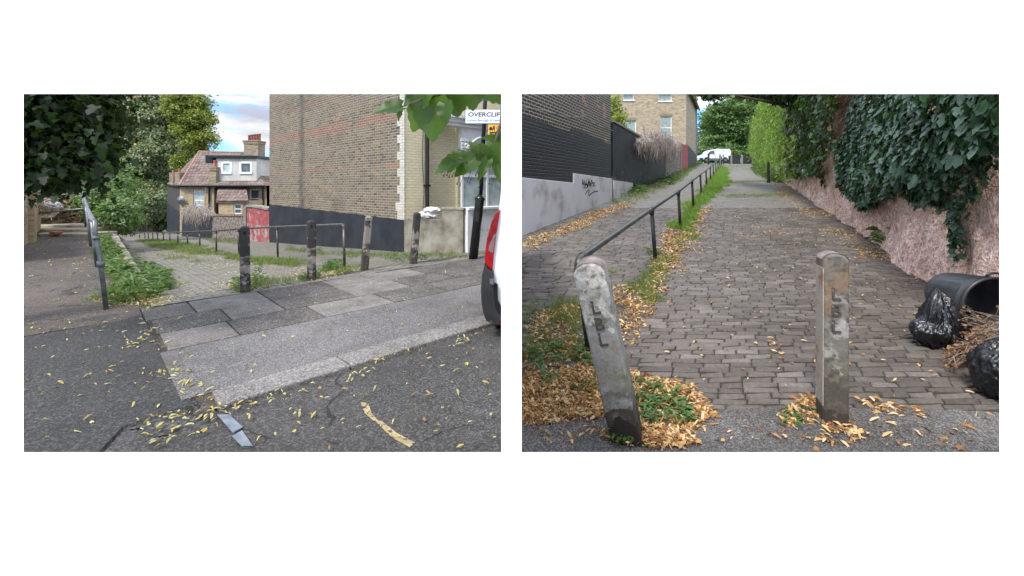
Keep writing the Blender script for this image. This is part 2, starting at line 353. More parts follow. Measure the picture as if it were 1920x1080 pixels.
m_iron = mat_gloss('dark_iron', (.03, .032, .035), .45, 0, bd=.001, tint=(.015, .015, .017))
m_galv = mat_gloss('galvanised_steel', (.2, .215, .22), .45, .6, bd=.001, bsc=60, tint=(.1, .11, .11))
m_galv2 = mat_gloss('brown_grey_rail', (.11, .1, .09), .4, .5, bd=.001, bsc=60, tint=(.06, .055, .05))
m_blackgloss = mat_gloss('black_gloss_paint', (.012, .012, .014), .25)
m_glass = mat_gloss('window_glass', (.12, .14, .15), .08, 0, .8, tint=(.05, .06, .07))
m_glasspale = mat_plain('net_curtain_glass', [(.3, .38, .38), (.5, .58, .57)], 5, .12, 30, 0)
m_trunk = mat_plain('bark', [(.045, .035, .025), (.1, .08, .06)], 9, .9, 30, .02)
m_twig = mat_plain('dry_twig', [(.22, .17, .13), (.4, .33, .27)], 12, .85, 30, 0)
m_soil = mat_plain('soil', [(.035, .028, .02), (.08, .065, .045), (.06, .075, .03)], 3, .95, 30, .02)
m_grassg = mat_plain('rough_grass_ground', [(.05, .07, .02), (.09, .1, .04)], 2, .95, 30, .02)
m_terra = mat_plain('terracotta', [(.3, .09, .05), (.42, .15, .08)], 8, .8, 30, .002)
m_pot = mat_plain('dark_red_pot', [(.1, .04, .035), (.28, .08, .05)], 6, .8, 30, .002)
m_lead = mat_plain('lead_flashing', [(.2, .21, .23), (.34, .35, .38)], 5, .6, 30, .002)
m_board = mat_plain('white_matt_board', [(.93, .93, .93), (.95, .95, .95)], 2, .9, 30, 0)
m_asph = mat_asphalt('asphalt', crack=True)
m_asphw = mat_asphalt('worn_asphalt_path', (.07, .052, .04), (.17, .15, .13), .35, (.034, .025, .019), crack=True)
m_asphR = mat_asphalt('light_asphalt', (.04, .038, .036), (.22, .21, .2), .5, (.065, .06, .055), 130)
m_slab = None

# ------------------------------------------------------------------ viewing room: a white wall with two openings, added floor bouncing light onto it, white dividing wall
YB0 = 1.0
def op(px0, px1): return ((px0-CX)/FPX*YB0, (px1-CX)/FPX*YB0)
b = MB(); zt = EYE-(176-HY)/FPX; zb = EYE-(848-HY)/FPX
XS = [-2.6, *op(44, 940), *op(978, 1874), 2.6]; ZS = [0, zb, zt, 2.13]; tk = .02
for i in range(5):
    for j in range(3):
        if j == 1 and i in (1, 3): continue
        b.add([(XS[i], YB0, ZS[j]), (XS[i+1], YB0, ZS[j]), (XS[i+1], YB0, ZS[j+1]), (XS[i], YB0, ZS[j+1])], [(0, 1, 2, 3)])
ch = .024
for (x0, x1) in (op(44, 940), op(978, 1874)):        # chamfered reveals
    q0 = [(x0, zb), (x1, zb), (x1, zt), (x0, zt)]; e = .0008; c0, c1 = (x0-ch, x1+ (.0 if x0 < 0 else ch)); c0 = x0-ch if x0 < 0 else x0-e*0
    q1 = [(c0, zb-ch), (c1, zb-ch), (c1, zt+ch*.5), (c0, zt+ch*.5)]
    for k in range(4):
        p, q = q0[k], q0[(k+1) % 4]; r, s = q1[(k+1) % 4], q1[k]
        b.add([(p[0], YB0, p[1]), (s[0], YB0+tk, s[1]), (r[0], YB0+tk, r[1]), (q[0], YB0, q[1])], [(0, 1, 2, 3)])
xi = [-2.6, op(44, 940)[0]-ch, op(44, 940)[1], op(978, 1874)[0], op(978, 1874)[1]+ch, 2.6]; zi = [0, zb-ch, zt+ch*.5, 2.13]
for i in range(5):
    for j in range(3):
        if j == 1 and i in (1, 3): continue
        b.add([(xi[i], YB0+tk, zi[j]), (xi[i], YB0+tk, zi[j+1]), (xi[i+1], YB0+tk, zi[j+1]), (xi[i+1], YB0+tk, zi[j])], [(0, 1, 2, 3)])
b.add([(-2.6, YB0, 2.13), (2.6, YB0, 2.13), (2.6, YB0+tk, 2.13), (-2.6, YB0+tk, 2.13)], [(0, 1, 2, 3)])
for sx in (-2.6, 2.6): b.add([(sx, YB0, 0), (sx, YB0, 2.13), (sx, YB0+tk, 2.13), (sx, YB0+tk, 0)], [(0, 1, 2, 3)])
tag(b.build('white_wall', m_board), kind='structure')
tag(MB().box(-7, 7, -6, YB0, -.1, .006).build('bounce_floor', m_board), kind='structure')  # unseen floor added to bounce light up onto the white wall
tag(MB().box(-.018, .016, YB0+tk+.002, 7.0, -.1, 2.0).build('dividing_wall', m_board), kind='structure')
# ================================================================== LEFT VIEW: setting
def grid(name, mat, us, vs, fn, kind='structure'):
    b = MB(); nu, nv = len(us), len(vs)
    V = [fn(u, v) for v in vs for u in us]
    F = [(j*nu+i, j*nu+i+1, (j+1)*nu+i+1, (j+1)*nu+i) for j in range(nv-1) for i in range(nu-1)]
    b.add(V, F); o = b.build(name, mat); return tag(o, kind=kind)
def lin(a, b, n): return [a+(b-a)*i/n for i in range(n+1)]
# terrain sheets
grid('ground', m_soil, lin(-90, -.05, 60), [1.03, 3, 5]+lin(6, 40, 40)+lin(45, 140, 12), lambda x, y: (x, y, zL(x, y)-(.05 if (y-x)*S2 < 8 else .4) if y < 60 else zL(x, 60)-.4))
m_setL = mat_setts('worn_setts', .24, .115, .03, R_(-45), cols=((.13, .12, .105), (.22, .205, .18), (.17, .16, .14)), mortar=(.10, .088, .07), moss=(.12, .125, .06), ma=.55)
grid('cobbled_path', m_setL, lin(.62, 14, 40), lin(7.35, 50, 80), lambda u, n: tuple(Vector((UN(u, n).x, UN(u, n).y, 0))+Vector((0, 0, zL(UN(u, n).x, UN(u, n).y)+.004+.02*noise.noise(Vector((u, n, 0)))))) if UN(u, n).x < -.05 else (-.05, UN(u, n).y, zL(-.05, UN(u, n).y)))
# road and left asphalt: one dark sheet slightly below the kerb top
def as_pt(x, y): return (x, y, -.022 if (y-x)*S2 < 3.66 and (x+y)*S2 > .5 else -.004)
b = MB(); q = [UN(-14, -2), UN(14, -2), UN(14, 3.70), UN(.66, 3.70), UN(.52, 7.36), UN(-14, 7.36)]
def clipx(poly, xm):
    o = []
    for i in range(len(poly)):
        p, r = poly[i], poly[(i+1) % len(poly)]
        if p.x <= xm: o.append(p)
        if (p.x <= xm) != (r.x <= xm):
            k = (xm-p.x)/(r.x-p.x); o.append(p.lerp(r, k))
    return o
def clipy(poly, ym):
    o = []
    for i in range(len(poly)):
        p, r = poly[i], poly[(i+1) % len(poly)]
        if p.y >= ym: o.append(p)
        if (p.y >= ym) != (r.y >= ym):
            k = (ym-p.y)/(r.y-p.y); o.append(p.lerp(r, k))
    return o
def sheet(name, poly, z, mat):
    poly = clipy(clipx(poly, -.022), YB0+.03); b = MB(); b.add([(p.x, p.y, z) for p in poly], [tuple(range(len(poly)))]); return tag(b.build(name, mat), kind='structure')
sheet('road', q, -.022, m_asph)
# footway of the left path (older, brown), runs back between wall and railing
b = MB(); us = lin(-5.2, .5, 16); ns = lin(6.9, 22, 40)
def lp(u, n):
    p = UN(u, n); e = 0; return (p.x, min(p.y, 14.2+.2*noise.noise(p)), .004+e+.015*noise.noise(Vector((u*1.3, n*1.3, 3))))
b.add([lp(u, n) for n in ns for u in us], [(j*17+i, j*17+i+1, (j+1)*17+i+1, (j+1)*17+i) for j in range(40) for i in range(16)])
tag(b.build('asphalt_path', m_asphw), kind='structure')
# newer asphalt overlap with raised broken edge
m_tar = mat_asphalt('fresh_tar', (.017, .017, .017), (.085, .084, .083), .5, (.026, .023, .02))
def edge_poly(pts, z0=0): return [G(px, py, lambda x, y: z0) for px, py in pts]
q = edge_poly([(44, 606), (120, 600), (262, 584), (290, 640), (318, 690), (344, 733), (362, 760), (300, 778), (230, 800), (180, 860), (40, 870)])
q = [Vector((p.x, p.y, 0)) for p in q]
b = MB(); k = len(q); b.add([(p.x, p.y, .0) for p in q]+[(p.x*.995, p.y*.995, -.022) for p in q], [tuple(range(k-1, -1, -1))]+[(i, (i+1) % k, (i+1) % k+k, i+k) for i in range(k)])
tag(b.build('asphalt_footway', m_tar), kind='structure')
# kerb stones, apron, slabs
m_kerb = mat_asphalt('granite_kerb', (.095, .09, .09), (.34, .33, .32), .5, (.17, .16, .155), 120)
m_apron = mat_asphalt('brushed_concrete', (.07, .066, .063), (.24, .23, .225), .5, (.1, .094, .09), 110)
def kslab(b, u0, u1, n0, n1, z0, z1, g=.004, rnd=None, jit=0):
    g2 = g/2; cs = [(u0+g2, n0+g2), (u1-g2, n0+g2), (u1-g2, n1-g2), (u0+g2, n1-g2)]
    cs = [(u+random.uniform(-jit, jit), n+random.uniform(-jit, jit)) for u, n in cs]
    P4 = [UN(*c) for c in cs]
    xs = [p.x for p in P4]
    if min(xs) > -.03: return
    if max(xs) > -.03: P4 = clipx(P4, -.03)
    k = len(P4); tz = [z1+random.uniform(-jit, jit)*.3 for _ in P4]
    b.add([(p.x, p.y, z0) for p in P4]+[(p.x, p.y, z) for p, z in zip(P4, tz)], [tuple(range(k, 2*k))]+[(i, (i+1) % k, (i+1) % k+k, i+k) for i in range(k)], rnd)
b = MB()
for u0, u1 in ((.68, 1.66), (1.66, 2.86), (2.86, 3.8), (3.8, 5.2)): kslab(b, u0, u1, 3.66, 3.985, -.1, .022, .014, jit=.004)
tk_ = m_kerb.node_tree; bk_ = tk_.nodes['Principled BSDF']; cko = objco(tk_); src = bk_.inputs['Base Color'].links[0].from_socket
cc_ = mixc(tk_, .85, src, ramp(tk_, nz(tk_, cko, 34, 5, .7), [(.4, (.55, .54, .53)), (.5, (.95, .93, .9)), (.7, (1.3, 1.27, 1.24))]), 'MULTIPLY'); tk_.links.new(cc_, bk_.inputs['Base Color']); bump(tk_, bk_, nz(tk_, cko, 34, 5, .7), .006, .8)
tag(b.build('kerb', m_kerb, bevel=.012), kind='structure')
b = MB(); kslab(b, .5, 8.2, 4.0, 5.3, -.1, .004, .016)
tag(b.build('concrete_apron', m_apron, bevel=.006), kind='structure')
m_slab, t_, b_ = new_mat('paving_slabs'); co = objco(t_); at = N_(t_, 'ShaderNodeAttribute', attribute_name='rnd').outputs['Fac']
c = ramp(t_, at, [(0, (.06, .054, .048)), (.5, (.085, .077, .07)), (.75, (.125, .116, .108)), (1, (.155, .146, .136))])
v = N_(t_, 'ShaderNodeTexVoronoi', {0: co, 'Scale': 100}); wh = N_(t_, 'ShaderNodeTexWhiteNoise', {0: v.outputs['Position']}, noise_dimensions='3D')
c = mixc(t_, M_(t_, 'MULTIPLY', M_(t_, 'GREATER_THAN', wh.outputs[0], .86), .6), c, (.34, .32, .32))
c = mixc(t_, .85, c, ramp(t_, nz(t_, co, 2.2, 7, .75), [(.33, (.5, .48, .45)), (.5, (.95, .93, .9)), (.68, (1.4, 1.35, 1.28))]), 'MULTIPLY')
t_.links.new(c, b_.inputs['Base Color']); b_.inputs['Roughness'].default_value = .85; bump(t_, b_, nz(t_, co, 150, 3), .003, .8)
b = MB(); rows = [(5.3, 5.97), (5.97, 6.65), (6.65, 7.36)]
pal = [[.8, .2, .9, .3, .4, .15, .3, .35, .2], [.1, .75, .35, .95, .25, .3, .2, .3, .4], [.3, .85, .1, .95, .9, .2, .3, .3, .2]]
for j, (n0, n1) in enumerate(rows):
    u = [.56, .54, .5][j]; i = 0; ws = [[.62, .9, .95, .9], [.7, .6, .95, .9], [.5, .85, .95, .7]][j]
    while u < 9:
        w = ws[i] if i < 4 else .93
        kslab(b, u, u+w, n0, n1, -.1, .006, .02, rnd=min(1, max(0, pal[j][i % 9]+random.uniform(-.05, .05))), jit=.004); u += w; i += 1
tag(b.build('pavement', m_slab, bevel=.005), kind='structure')
# joints: dark soil under slabs
sheet('joint_soil', [UN(.6, 3.75), UN(12, 3.75), UN(12, 7.9), UN(.5, 7.9)], -.012, m_soil)
# granite setts of the gutter and the worn yellow line
b = MB()
for pts in ([(411, 782), (428, 778), (452, 805), (438, 815)], [(438, 817), (452, 810), (470, 836), (456, 842)]):
    q = edge_poly(pts, 0); b.add([(p.x, p.y, -.03) for p in q]+[(p.x, p.y, -.006) for p in q], [(7, 6, 5, 4), (0, 1, 5, 4), (1, 2, 6, 5), (2, 3, 7, 6), (3, 0, 4, 7)])
tag(b.build('gutter_setts', mat_plain('blue_granite', [(.11, .13, .16), (.2, .23, .27)], 9, .8, 60, .004), bevel=.008), kind='structure')
m_yl = mat_patchy('worn_yellow_line', [((.42, .34, .18), 8, 0, 0, 0), ((.035, .034, .035), 26, .56, -9, 9)])
b = MB()
for pts in ([(676, 754), (690, 753), (697, 775), (709, 786), (700, 789), (684, 772)], [(703, 790), (715, 789), (745, 812), (778, 833), (768, 838), (735, 820)]):
    q = edge_poly(pts, 0); b.add([(p.x, p.y, -.018) for p in q], [tuple(range(len(q)-1, -1, -1))])
tag(b.build('road_marking', m_yl), kind='structure')
# cracked tar patch beside the kerb end
q = edge_poly([(235, 800), (300, 778), (362, 757), (392, 740), (408, 765), (412, 790), (380, 812), (320, 822), (250, 826)])
b = MB(); C0 = sum((Vector(p) for p in q), Vector())/len(q)
for r0, h in ((1, -.018), (.8, -.006), (.5, .0)):
    pass
nn = 34; V = []; F = []
for j in range(nn):
    for i in range(len(q)*3):
        p = q[i//3].lerp(q[(i//3+1) % len(q)], (i % 3)/3); r = (1-j/nn)*(.85+.5*noise.noise(Vector((p.x*5, p.y*5, 1)))+.25*noise.noise(Vector((p.x*17, p.y*17, 1)))); w = C0.lerp(p, r)
        V.append((w.x, w.y, -.021+.012*min(1, (1-r)*4)+.016*noise.noise(Vector((w.x*22, w.y*22, 0)))*min(1, (1-r)*4)))
k = len(q)*3
F = [(j*k+i, j*k+(i+1) % k, (j+1)*k+(i+1) % k, (j+1)*k+i) for j in range(nn-1) for i in range(k)]
b.add(V, F); tag(b.build('broken_tarmac', mat_asphalt('broken_tar', (.03, .03, .03), (.13, .13, .13), .5, (.055, .054, .053), 45)), kind='structure')

# ------------------------------------------------------------------ walls
def wall_holes(b, s0, s1, z0, z1, holes, y=0, depth=.12):
    xs = sorted({s0, s1, *[h[0] for h in holes], *[h[1] for h in holes]}); zs = sorted({z0, z1, *[h[2] for h in holes], *[h[3] for h in holes]})
    for i in range(len(xs)-1):
        for j in range(len(zs)-1):
            cx, cz = (xs[i]+xs[i+1])/2, (zs[j]+zs[j+1])/2
            if any(h[0] < cx < h[1] and h[2] < cz < h[3] for h in holes): continue
            b.add([(xs[i], y, zs[j]), (xs[i+1], y, zs[j]), (xs[i+1], y, zs[j+1]), (xs[i], y, zs[j+1])], [(0, 1, 2, 3)])
    for h in holes:
        q = [(h[0], h[2]), (h[1], h[2]), (h[1], h[3]), (h[0], h[3])]
        for k in range(4):
            p, r = q[k], q[(k+1) % 4]; b.add([(p[0], y, p[1]), (r[0], y, r[1]), (r[0], y+depth, r[1]), (p[0], y+depth, p[1])], [(3, 2, 1, 0)])
def window(root, h, y=0, depth=.12, fw=.05, sash=True, glass=None, fmat=None, sill=True, mull=0):
    fm = fmat or m_white; s0, s1, z0, z1 = h; b = MB(); y0, y1 = y+depth-.05, y+depth
    b.box(s0, s0+fw, y0, y1, z0, z1); b.box(s1-fw, s1, y0, y1, z0, z1); b.box(s0+fw, s1-fw, y0, y1, z1-fw, z1); b.box(s0+fw, s1-fw, y0, y1, z0, z0+fw)
    if sash: zm = (z0+z1)/2; b.box(s0+fw, s1-fw, y0-.01, y1, zm-fw*.5, zm+fw*.5)
    for i in range(mull): xm = s0+(s1-s0)*(i+1)/(mull+1); b.box(xm-fw/2, xm+fw/2, y0-.01, y1, z0+fw, z1-fw)
    w = b.build('window', fm, root)
    MB().box(s0+fw*.5, s1-fw*.5, y+depth-.02, y+depth-.012, z0+fw*.5, z1-fw*.5).build('pane', glass or m_glass, w)
    if sill: MB().box(s0-.06, s1+.06, y-.07, y+depth-.06, z0-.07, z0-.003).build('sill', m_copn if not fmat else fm, w)
    return w
def ground_prism(F, b, s0, s1, zt0, zt1, zf, y0, y1, n=12, base=-.15):
    """wall from the ground line (zf) up to a straight top edge"""
    pts = [(s0, zt0), (s1, zt1)]; low = [(s1+(s0-s1)*i/n, F.gz(s1+(s0-s1)*i/n, zf)+base) for i in range(n+1)]
    b.prism((pts+low)[::-1], y0, y1)

# gable-ended brick building of the left view
CORN = (-2.86, 11.35)
FG = Frame((-10.09, 17.75), CORN); Lg = FG.L
rt = FG.root('brick_building', 'tall brown brick gable with faint red bands and black painted foot, behind the bollards', 'building')
b = MB(); b.prism([(0, -1.2), (Lg, -1.2), (Lg, 9.5), (Lg*.5, 12), (0, 9.5)], 0, .35); b.build('wall', m_gable, rt)
b = MB(); b.prism([(s_, z_+.035*noise.noise(Vector((s_*3, 0, 0)))+.02*noise.noise(Vector((s_*11, 2, 0)))) for s_, z_ in [FG.px(505+252*i/60, 383+29*i/60) for i in range(61)]]+[(Lg-.02, FG.px(757, 414)[1]), (Lg-.02, -.6), (.01, -1.2)], -.006, .02); b.build('painted_base', m_black, rt)
b = MB(); zq = FG.px(757, 412)[1]; z = zq; i = 0
while z < 9.3:
    w = .33 if i % 2 else .2; b.box(Lg-w-.25*max(0, .5-(z-zq)), Lg+.012, -.012, .01, z, z+.225); z += .228; i += 1
b.build('quoin', m_whitebrick, rt)
# front of the same building, along the street
FF = Frame(CORN, (-.09, 14.12)); rf = rt
Mloc = Matrix.Translation(Vector((CORN[0], CORN[1], 0))) @ Matrix.Rotation(FF.ang, 4, 'Z')
Minv = (Matrix.Translation(Vector((FG.A.x, FG.A.y, 0))) @ Matrix.Rotation(FG.ang, 4, 'Z')).inverted() @ Mloc
fr = FF.root('terraced_house', 'cream painted brick house front with white bay window, behind the street sign', 'house')
s_p = FF.px(803); s_r = FF.px(862)
b = MB(); b.box(.014, s_p, 0, .3, -.3, 9.2); b.box(s_p, s_r+.5, .22, .4, -.3, 9.2); b.box(s_r, FF.L, .1, .3, -.3, 9.2)
b.build('wall', m_creambrick, fr)
b = MB(); bz = FF.px(860, 232)[1]
b.box(s_p+.05, FF.L, -.25, .09, bz, bz+.12); b.box(s_p+.03, FF.L, -.32, .09, bz+.12, bz+.2); b.box(s_p+.08, FF.L, -.2, .09, bz-.1, bz)
b.build('cornice', m_white, fr)
b = MB(); b.box(s_r+.02, FF.L, -.14, .098, FF.px(900, 282)[1], bz-.1)
b.build('frieze_panel', m_whiteold, fr)
# bay window
h = (FF.px(862), FF.L-.02, FF.px(890, 392)[1], FF.px(890, 281)[1])
h = (h[0], h[1], h[2], h[3])
w = window(fr, h, y=-.16, depth=.12, fw=.07, sash=False, glass=m_glasspale, fmat=m_white, mull=1)
b = MB(); zz = FF.px(890, 330)[1]; b.box(h[0]+.07, h[1]-.07, -.09, -.03, zz-.04, zz+.04); b.build('transom', m_white, fr)
b = MB(); b.box(h[0]-.05, FF.L, -.16, .098, -.2, h[2]-.075); b.build('bay_base', m_whiteold, fr)
b = MB()          # moulded capital beside the bay and arch
cz = FF.px(868, 262)[1]
for k in range(4): b.box(h[0]-.12+.02*k, h[0]+.16-.02*k, -.24+.012*k, -.16, cz-.1*k-.08, cz-.1*k)
b.tube([(h[0]-.02, -.26, cz-.2), (h[0]+.04, -.28, cz-.28), (h[0]+.1, -.26, cz-.2), (h[0]+.04, -.25, cz-.13), (h[0], -.26, cz-.19)], .02, 6)
b.build('capital', m_white, fr, bevel=.01)
b = MB(); m0, m1 = h[0]+.15, h[0]+1.2
for rr_ in (0, .07): b.tube([(m0+(m1-m0)*i/12, -.2-rr_*.4, cz-.28+.3*math.sin(math.pi*i/12)+rr_) for i in range(13)], .035, 6)
b.build('arch_moulding', m_white, fr)
b = MB(); pp = (FF.px(800)-.03, .1)
b.tube([(pp[0], -.07, .9), (pp[0], -.07, 8)], .055, 10); 
for z in (1.6, 3.3, 5): b.box(pp[0]-.08, pp[0]+.08, -.12, 0, z, z+.06)
b.build('drainpipe', m_blackgloss, fr)
b = MB(); b.tube([(pp[0]-.1+.03*math.sin(i), -.02, 1.0+i*.32) for i in range(14)], .008, 5); b.build('cable', m_blackgloss, fr)
# low garden walls
FW1 = Frame((-2.84, 11.25), (-1.13, 10.5)); g1 = FW1.root('garden_wall', 'low stained concrete garden wall joined to the black foot of the brick building', 'wall')
a0 = FW1.px(757, 409); a1 = FW1.px(829, 411); a2 = FW1.px(829, 397); a3 = FW1.px(868, 394)
b = MB(); b.prism([(0, -.2), (a3[0], -.2), (a3[0], a3[1]), (a2[0], a2[1]), (a1[0]-.02, a1[1]), (0, a0[1])], 0, .2); b.build('wall', m_conc, g1, bevel=.01)
b = MB(); b.box(a2[0]-.03, a3[0]+.03, -.03, .23, a3[1]+.004, a3[1]+.06); b.build('coping', m_copn, g1, bevel=.01)
FW2 = Frame((-1.1, 10.55), (-.06, 11.6)); g2 = FW2.root('garden_wall', 'low white painted garden wall behind the black sign post', 'wall')
b = MB(); b.box(0, FW2.L, 0, .2, -.2, FW2.px(868, 395)[1]); b.build('wall', m_whiteold, g2, bevel=.01)
b = MB(); b.box(0, FW2.L, -.05, .25, FW2.px(868, 395)[1]+.003, FW2.px(868, 395)[1]+.07); b.build('coping', m_white, g2, bevel=.01)
# sacks lying on the low wall
def lumpy(b, c, r, seed, sub=3, amp=.12, fr_=4, gather=None):
    import bmesh
    bm = bmesh.new(); bmesh.ops.create_icosphere(bm, subdivisions=sub, radius=1)
    vs = []
    for v in bm.verts:
        d = v.co.normalized(); n = noise.noise(d*fr_*.5+Vector((seed, 0, 0)))+.5*abs(noise.noise(d*fr_*1.7+Vector((seed, 5, 0))))
        k = 1+amp*n
        p = Vector((d.x*r[0], d.y*r[1], d.z*r[2]))*k
        if gather: p = gather(p, d)
        vs.append(Vector(c)+p)
    k = len(b.v); fs = [tuple(v.index for v in f.verts) for f in bm.faces]; b.add(vs, fs); bm.free()
m_sack = mat_plain('white_plastic_sack', [(.55, .53, .5), (.7, .69, .68)], 5, .5, 18, .03)
sp_ = FW1.world(FW1.px(790), .1, 0)
for i, (px, dz, lab) in enumerate(((797, .09, 'crumpled white sack lying on the low garden wall, lower one against the wall end'), (806, .22, 'crumpled white sack draped on top of the other on the garden wall'))):
    w = FW1.world(FW1.px(px), .1, 0); zb_ = FW1.px(800, 410)[1]
    b = MB(); lumpy(b, (0, 0, 0), (.27-.05*i, .16, .1-.015*i), 3+i*4, 4, .35, 5); o = b.build('sack', m_sack, smooth=True, loc=(w.x, w.y, zb_+dz-.005)); o.rotation_euler = (0, 0, FW1.ang+.1*i)
    tag(o, lab, 'sack')

# walls going down the lane behind the railing (left view)
D = Vector((-7.23, 6.4)).normalized()
def lanept(px):
    a = (px-CX)/FPX; A = Vector((-10.09, 17.75)); t = (a*A.y-A.x)/(D.x-a*D.y); return A+D*t
def lane_wall(px0, px1, top, name, label, mat, cop=None, y1=.25, base=-.2, off=0):
    A = lanept(px0); B = lanept(px1); F = Frame(A, B); r = F.root(name, label, 'wall')
    tp = F.pts(top); n = 10
    low = [(F.L*(1-i/n), F.gz(F.L*(1-i/n), zL)+base) for i in range(n+1)]
    b = MB(); b.prism((tp+low)[::-1], off, y1); b.build('wall', mat, r)
    if cop:
        b = MB()
        for i in range(len(tp)-1):
            p, q = tp[i], tp[i+1]; b.prism([(p[0], p[1]+.003), (q[0], q[1]+.003), (q[0], q[1]+.09), (p[0], p[1]+.09)], -.05+off, y1+.05)
        b.build('coping', cop, r)
    return F, r
F1, r1 = lane_wall(463, 504.4, [(463, 388), (478, 389), (504.4, 394)], 'red_wall', 'short red painted wall beside the brick building in the left view', m_redpaint, m_copn)
F2, r2 = lane_wall(398, 459, [(398, 404), (420, 402), (440, 401), (459, 404)], 'rubble_wall', 'rough rubble stone wall left of the red painted wall', m_rubble, None)
b = MB()
for i in range(26): p = F2.px(399+i*2.3, 403); b.box(p[0], p[0]+.22, -.04, .3, F2.px(398+i*2.3, 404)[1]-.02, F2.px(398+i*2.3, 404-random.uniform(.8, 3))[1])
b.build('coping_bricks', mat_plain('old_red_brick', [(.16, .08, .06), (.28, .2, .16)], 4, .9, 30, .01), r2)
F3, r3 = lane_wall(341, 398, [(341, 399), (360, 404), (398, 410)], 'black_wall', 'black painted yard wall under the dead vine in the left view', m_black, m_copn)
b = MB(); A = F1.world(F1.px(461.2), 0, 0)
px0 = P(461, 388, A.y); b.box(A.x-.06, A.x+.06, A.y-.1, A.y+.1, zL(A.x, A.y)-.2, px0.z+.02)
tag(b.build('gate_post', m_copn, bevel=.01), 'pale concrete post between the rubble wall and the red wall, left view', 'post')
# ------------------------------------------------------------------ far house of the left view (front faces the camera at y = 32)
H = thing('brick_house', 'yellow brick house with brown tiled roof and pale box dormer, down the lane', 'house', (0, 0, 0))
Y0 = 32.0
def hx(px, d=Y0): return (px-CX)/FPX*d
def hz(py, d=Y0): return EYE-(py-HY)/FPX*d
hs = []
h1 = (hx(362), hx(382), hz(396), hz(357)); h2 = (hx(463), hx(481), hz(390), hz(355)); h3 = (hx(438), hx(452), hz(401), hz(383))
b = MB()
zg = -4.0
wall_holes(b, hx(337), hx(385), zg, hz(348), [h1], Y0, .14)
wall_holes(b, hx(452.5), hx(496), zg, hz(348), [h2], Y0+.3, .14)
b.box(hx(385), hx(401), Y0+.02, Y0+.6, zg, hz(348)); b.box(hx(401), hx(453), Y0+.32, Y0+.6, zg, hz(348))
b.box(hx(496)-.01, hx(496), Y0+.3, Y0+9, zg, hz(348))
b.add([(hx(496), Y0+.3, zg), (hx(496), Y0+9, zg), (hx(496), Y0+9, hz(300)), (hx(496), Y0+.3, hz(348))], [(0, 1, 2, 3)])
b.build('wall', m_yellow2, H)
b = MB(); fl = [(hx(337), Y0), (P(314, 347, 36.5).x, 36.5)]
b.add([(fl[0][0], fl[0][1], zg), (fl[0][0], fl[0][1], hz(347)), (fl[1][0], fl[1][1], hz(347)), (fl[1][0], fl[1][1], zg)], [(0, 1, 2, 3)]); b.build('side_wall', m_flank, H)
b = MB(); z0 = hz(392)
b.add([(fl[0][0]-.02, fl[0][1]-.02, zg), (fl[0][0]-.02, fl[0][1]-.02, hz(398)), (fl[1][0]-.02, fl[1][1]-.02, hz(384)), (fl[1][0]-.02, fl[1][1]-.02, zg)], [(0, 1, 2, 3)]); b.build('painted_foot', m_black, H)
window(H, h1, Y0, .14, .07, glass=m_glasspale); window(H, h2, Y0+.3, .14, .07)
# lean-to
b = MB(); YL = Y0-1.5
def lx(px): return hx(px, YL)
h3 = (lx(438), lx(452), hz(401, YL), hz(383, YL))
wall_holes(b, lx(410), lx(467), zg, hz(376, YL), [h3], YL, .12); b.add([(lx(410), YL, zg), (lx(410), YL, hz(376, YL)), (lx(410), Y0+.3, hz(348)), (lx(410), Y0+.3, zg)], [(0, 1, 2, 3)])
b.add([(lx(467), YL, zg), (lx(467), Y0+.3, zg), (lx(467), Y0+.3, hz(376, YL)), (lx(467), YL, hz(376, YL))], [(0, 1, 2, 3)])
lt = b.build('extension', m_yellow2, H); window(lt, h3, YL, .12, .06)
b = MB(); b.add([(lx(408), YL-.15, hz(377, YL)), (lx(468), YL-.15, hz(376, YL)), (hx(457), Y0+.28, hz(349)), (hx(404), Y0+.28, hz(348))], [(0, 1, 2, 3)])
b.add([(lx(408), YL-.15, hz(377, YL)-.1), (lx(468), YL-.15, hz(376, YL)-.1), (hx(457), Y0+.28, hz(349)-.1), (hx(404), Y0+.28, hz(348)-.1)], [(3, 2, 1, 0)])
def add_uv_free(o): return o
b.build('extension_roof', m_tile, H)
# main roof: hipped at the left
YR = Y0+3.6
b = MB(); RL, RR = P(373, 284, YR), P(470, 286, YR); EL, ER = P(336, 347.5, Y0-.25), P(497, 347.5, Y0-.25); BL = P(312, 346, 37.0); BR = Vector((ER.x, 42, ER.z))
b.add([EL, ER, RR, RL], [(0, 1, 2, 3)]); b.add([BL, EL, RL], [(0, 1, 2)]); b.add([ER, BR, RR], [(0, 1, 2)])
rfm = b.build('roof', m_tile, H)
b = MB(); b.tube([EL, RL], .07, 6); b.tube([RL, RR], .07, 6); b.build('ridge_tiles', mat_plain('ridge_clay', [(.24, .12, .09), (.36, .22, .18)], 6), rfm)
b = MB(); b.tube([EL+Vector((0, -.05, -.05)), ER+Vector((0, -.05, -.05))], .09, 6); b.tube([EL+Vector((-.05, 0, -.05)), BL+Vector((0, 0, -.05))], .08, 6); b.build('gutter', m_blackgloss, H)
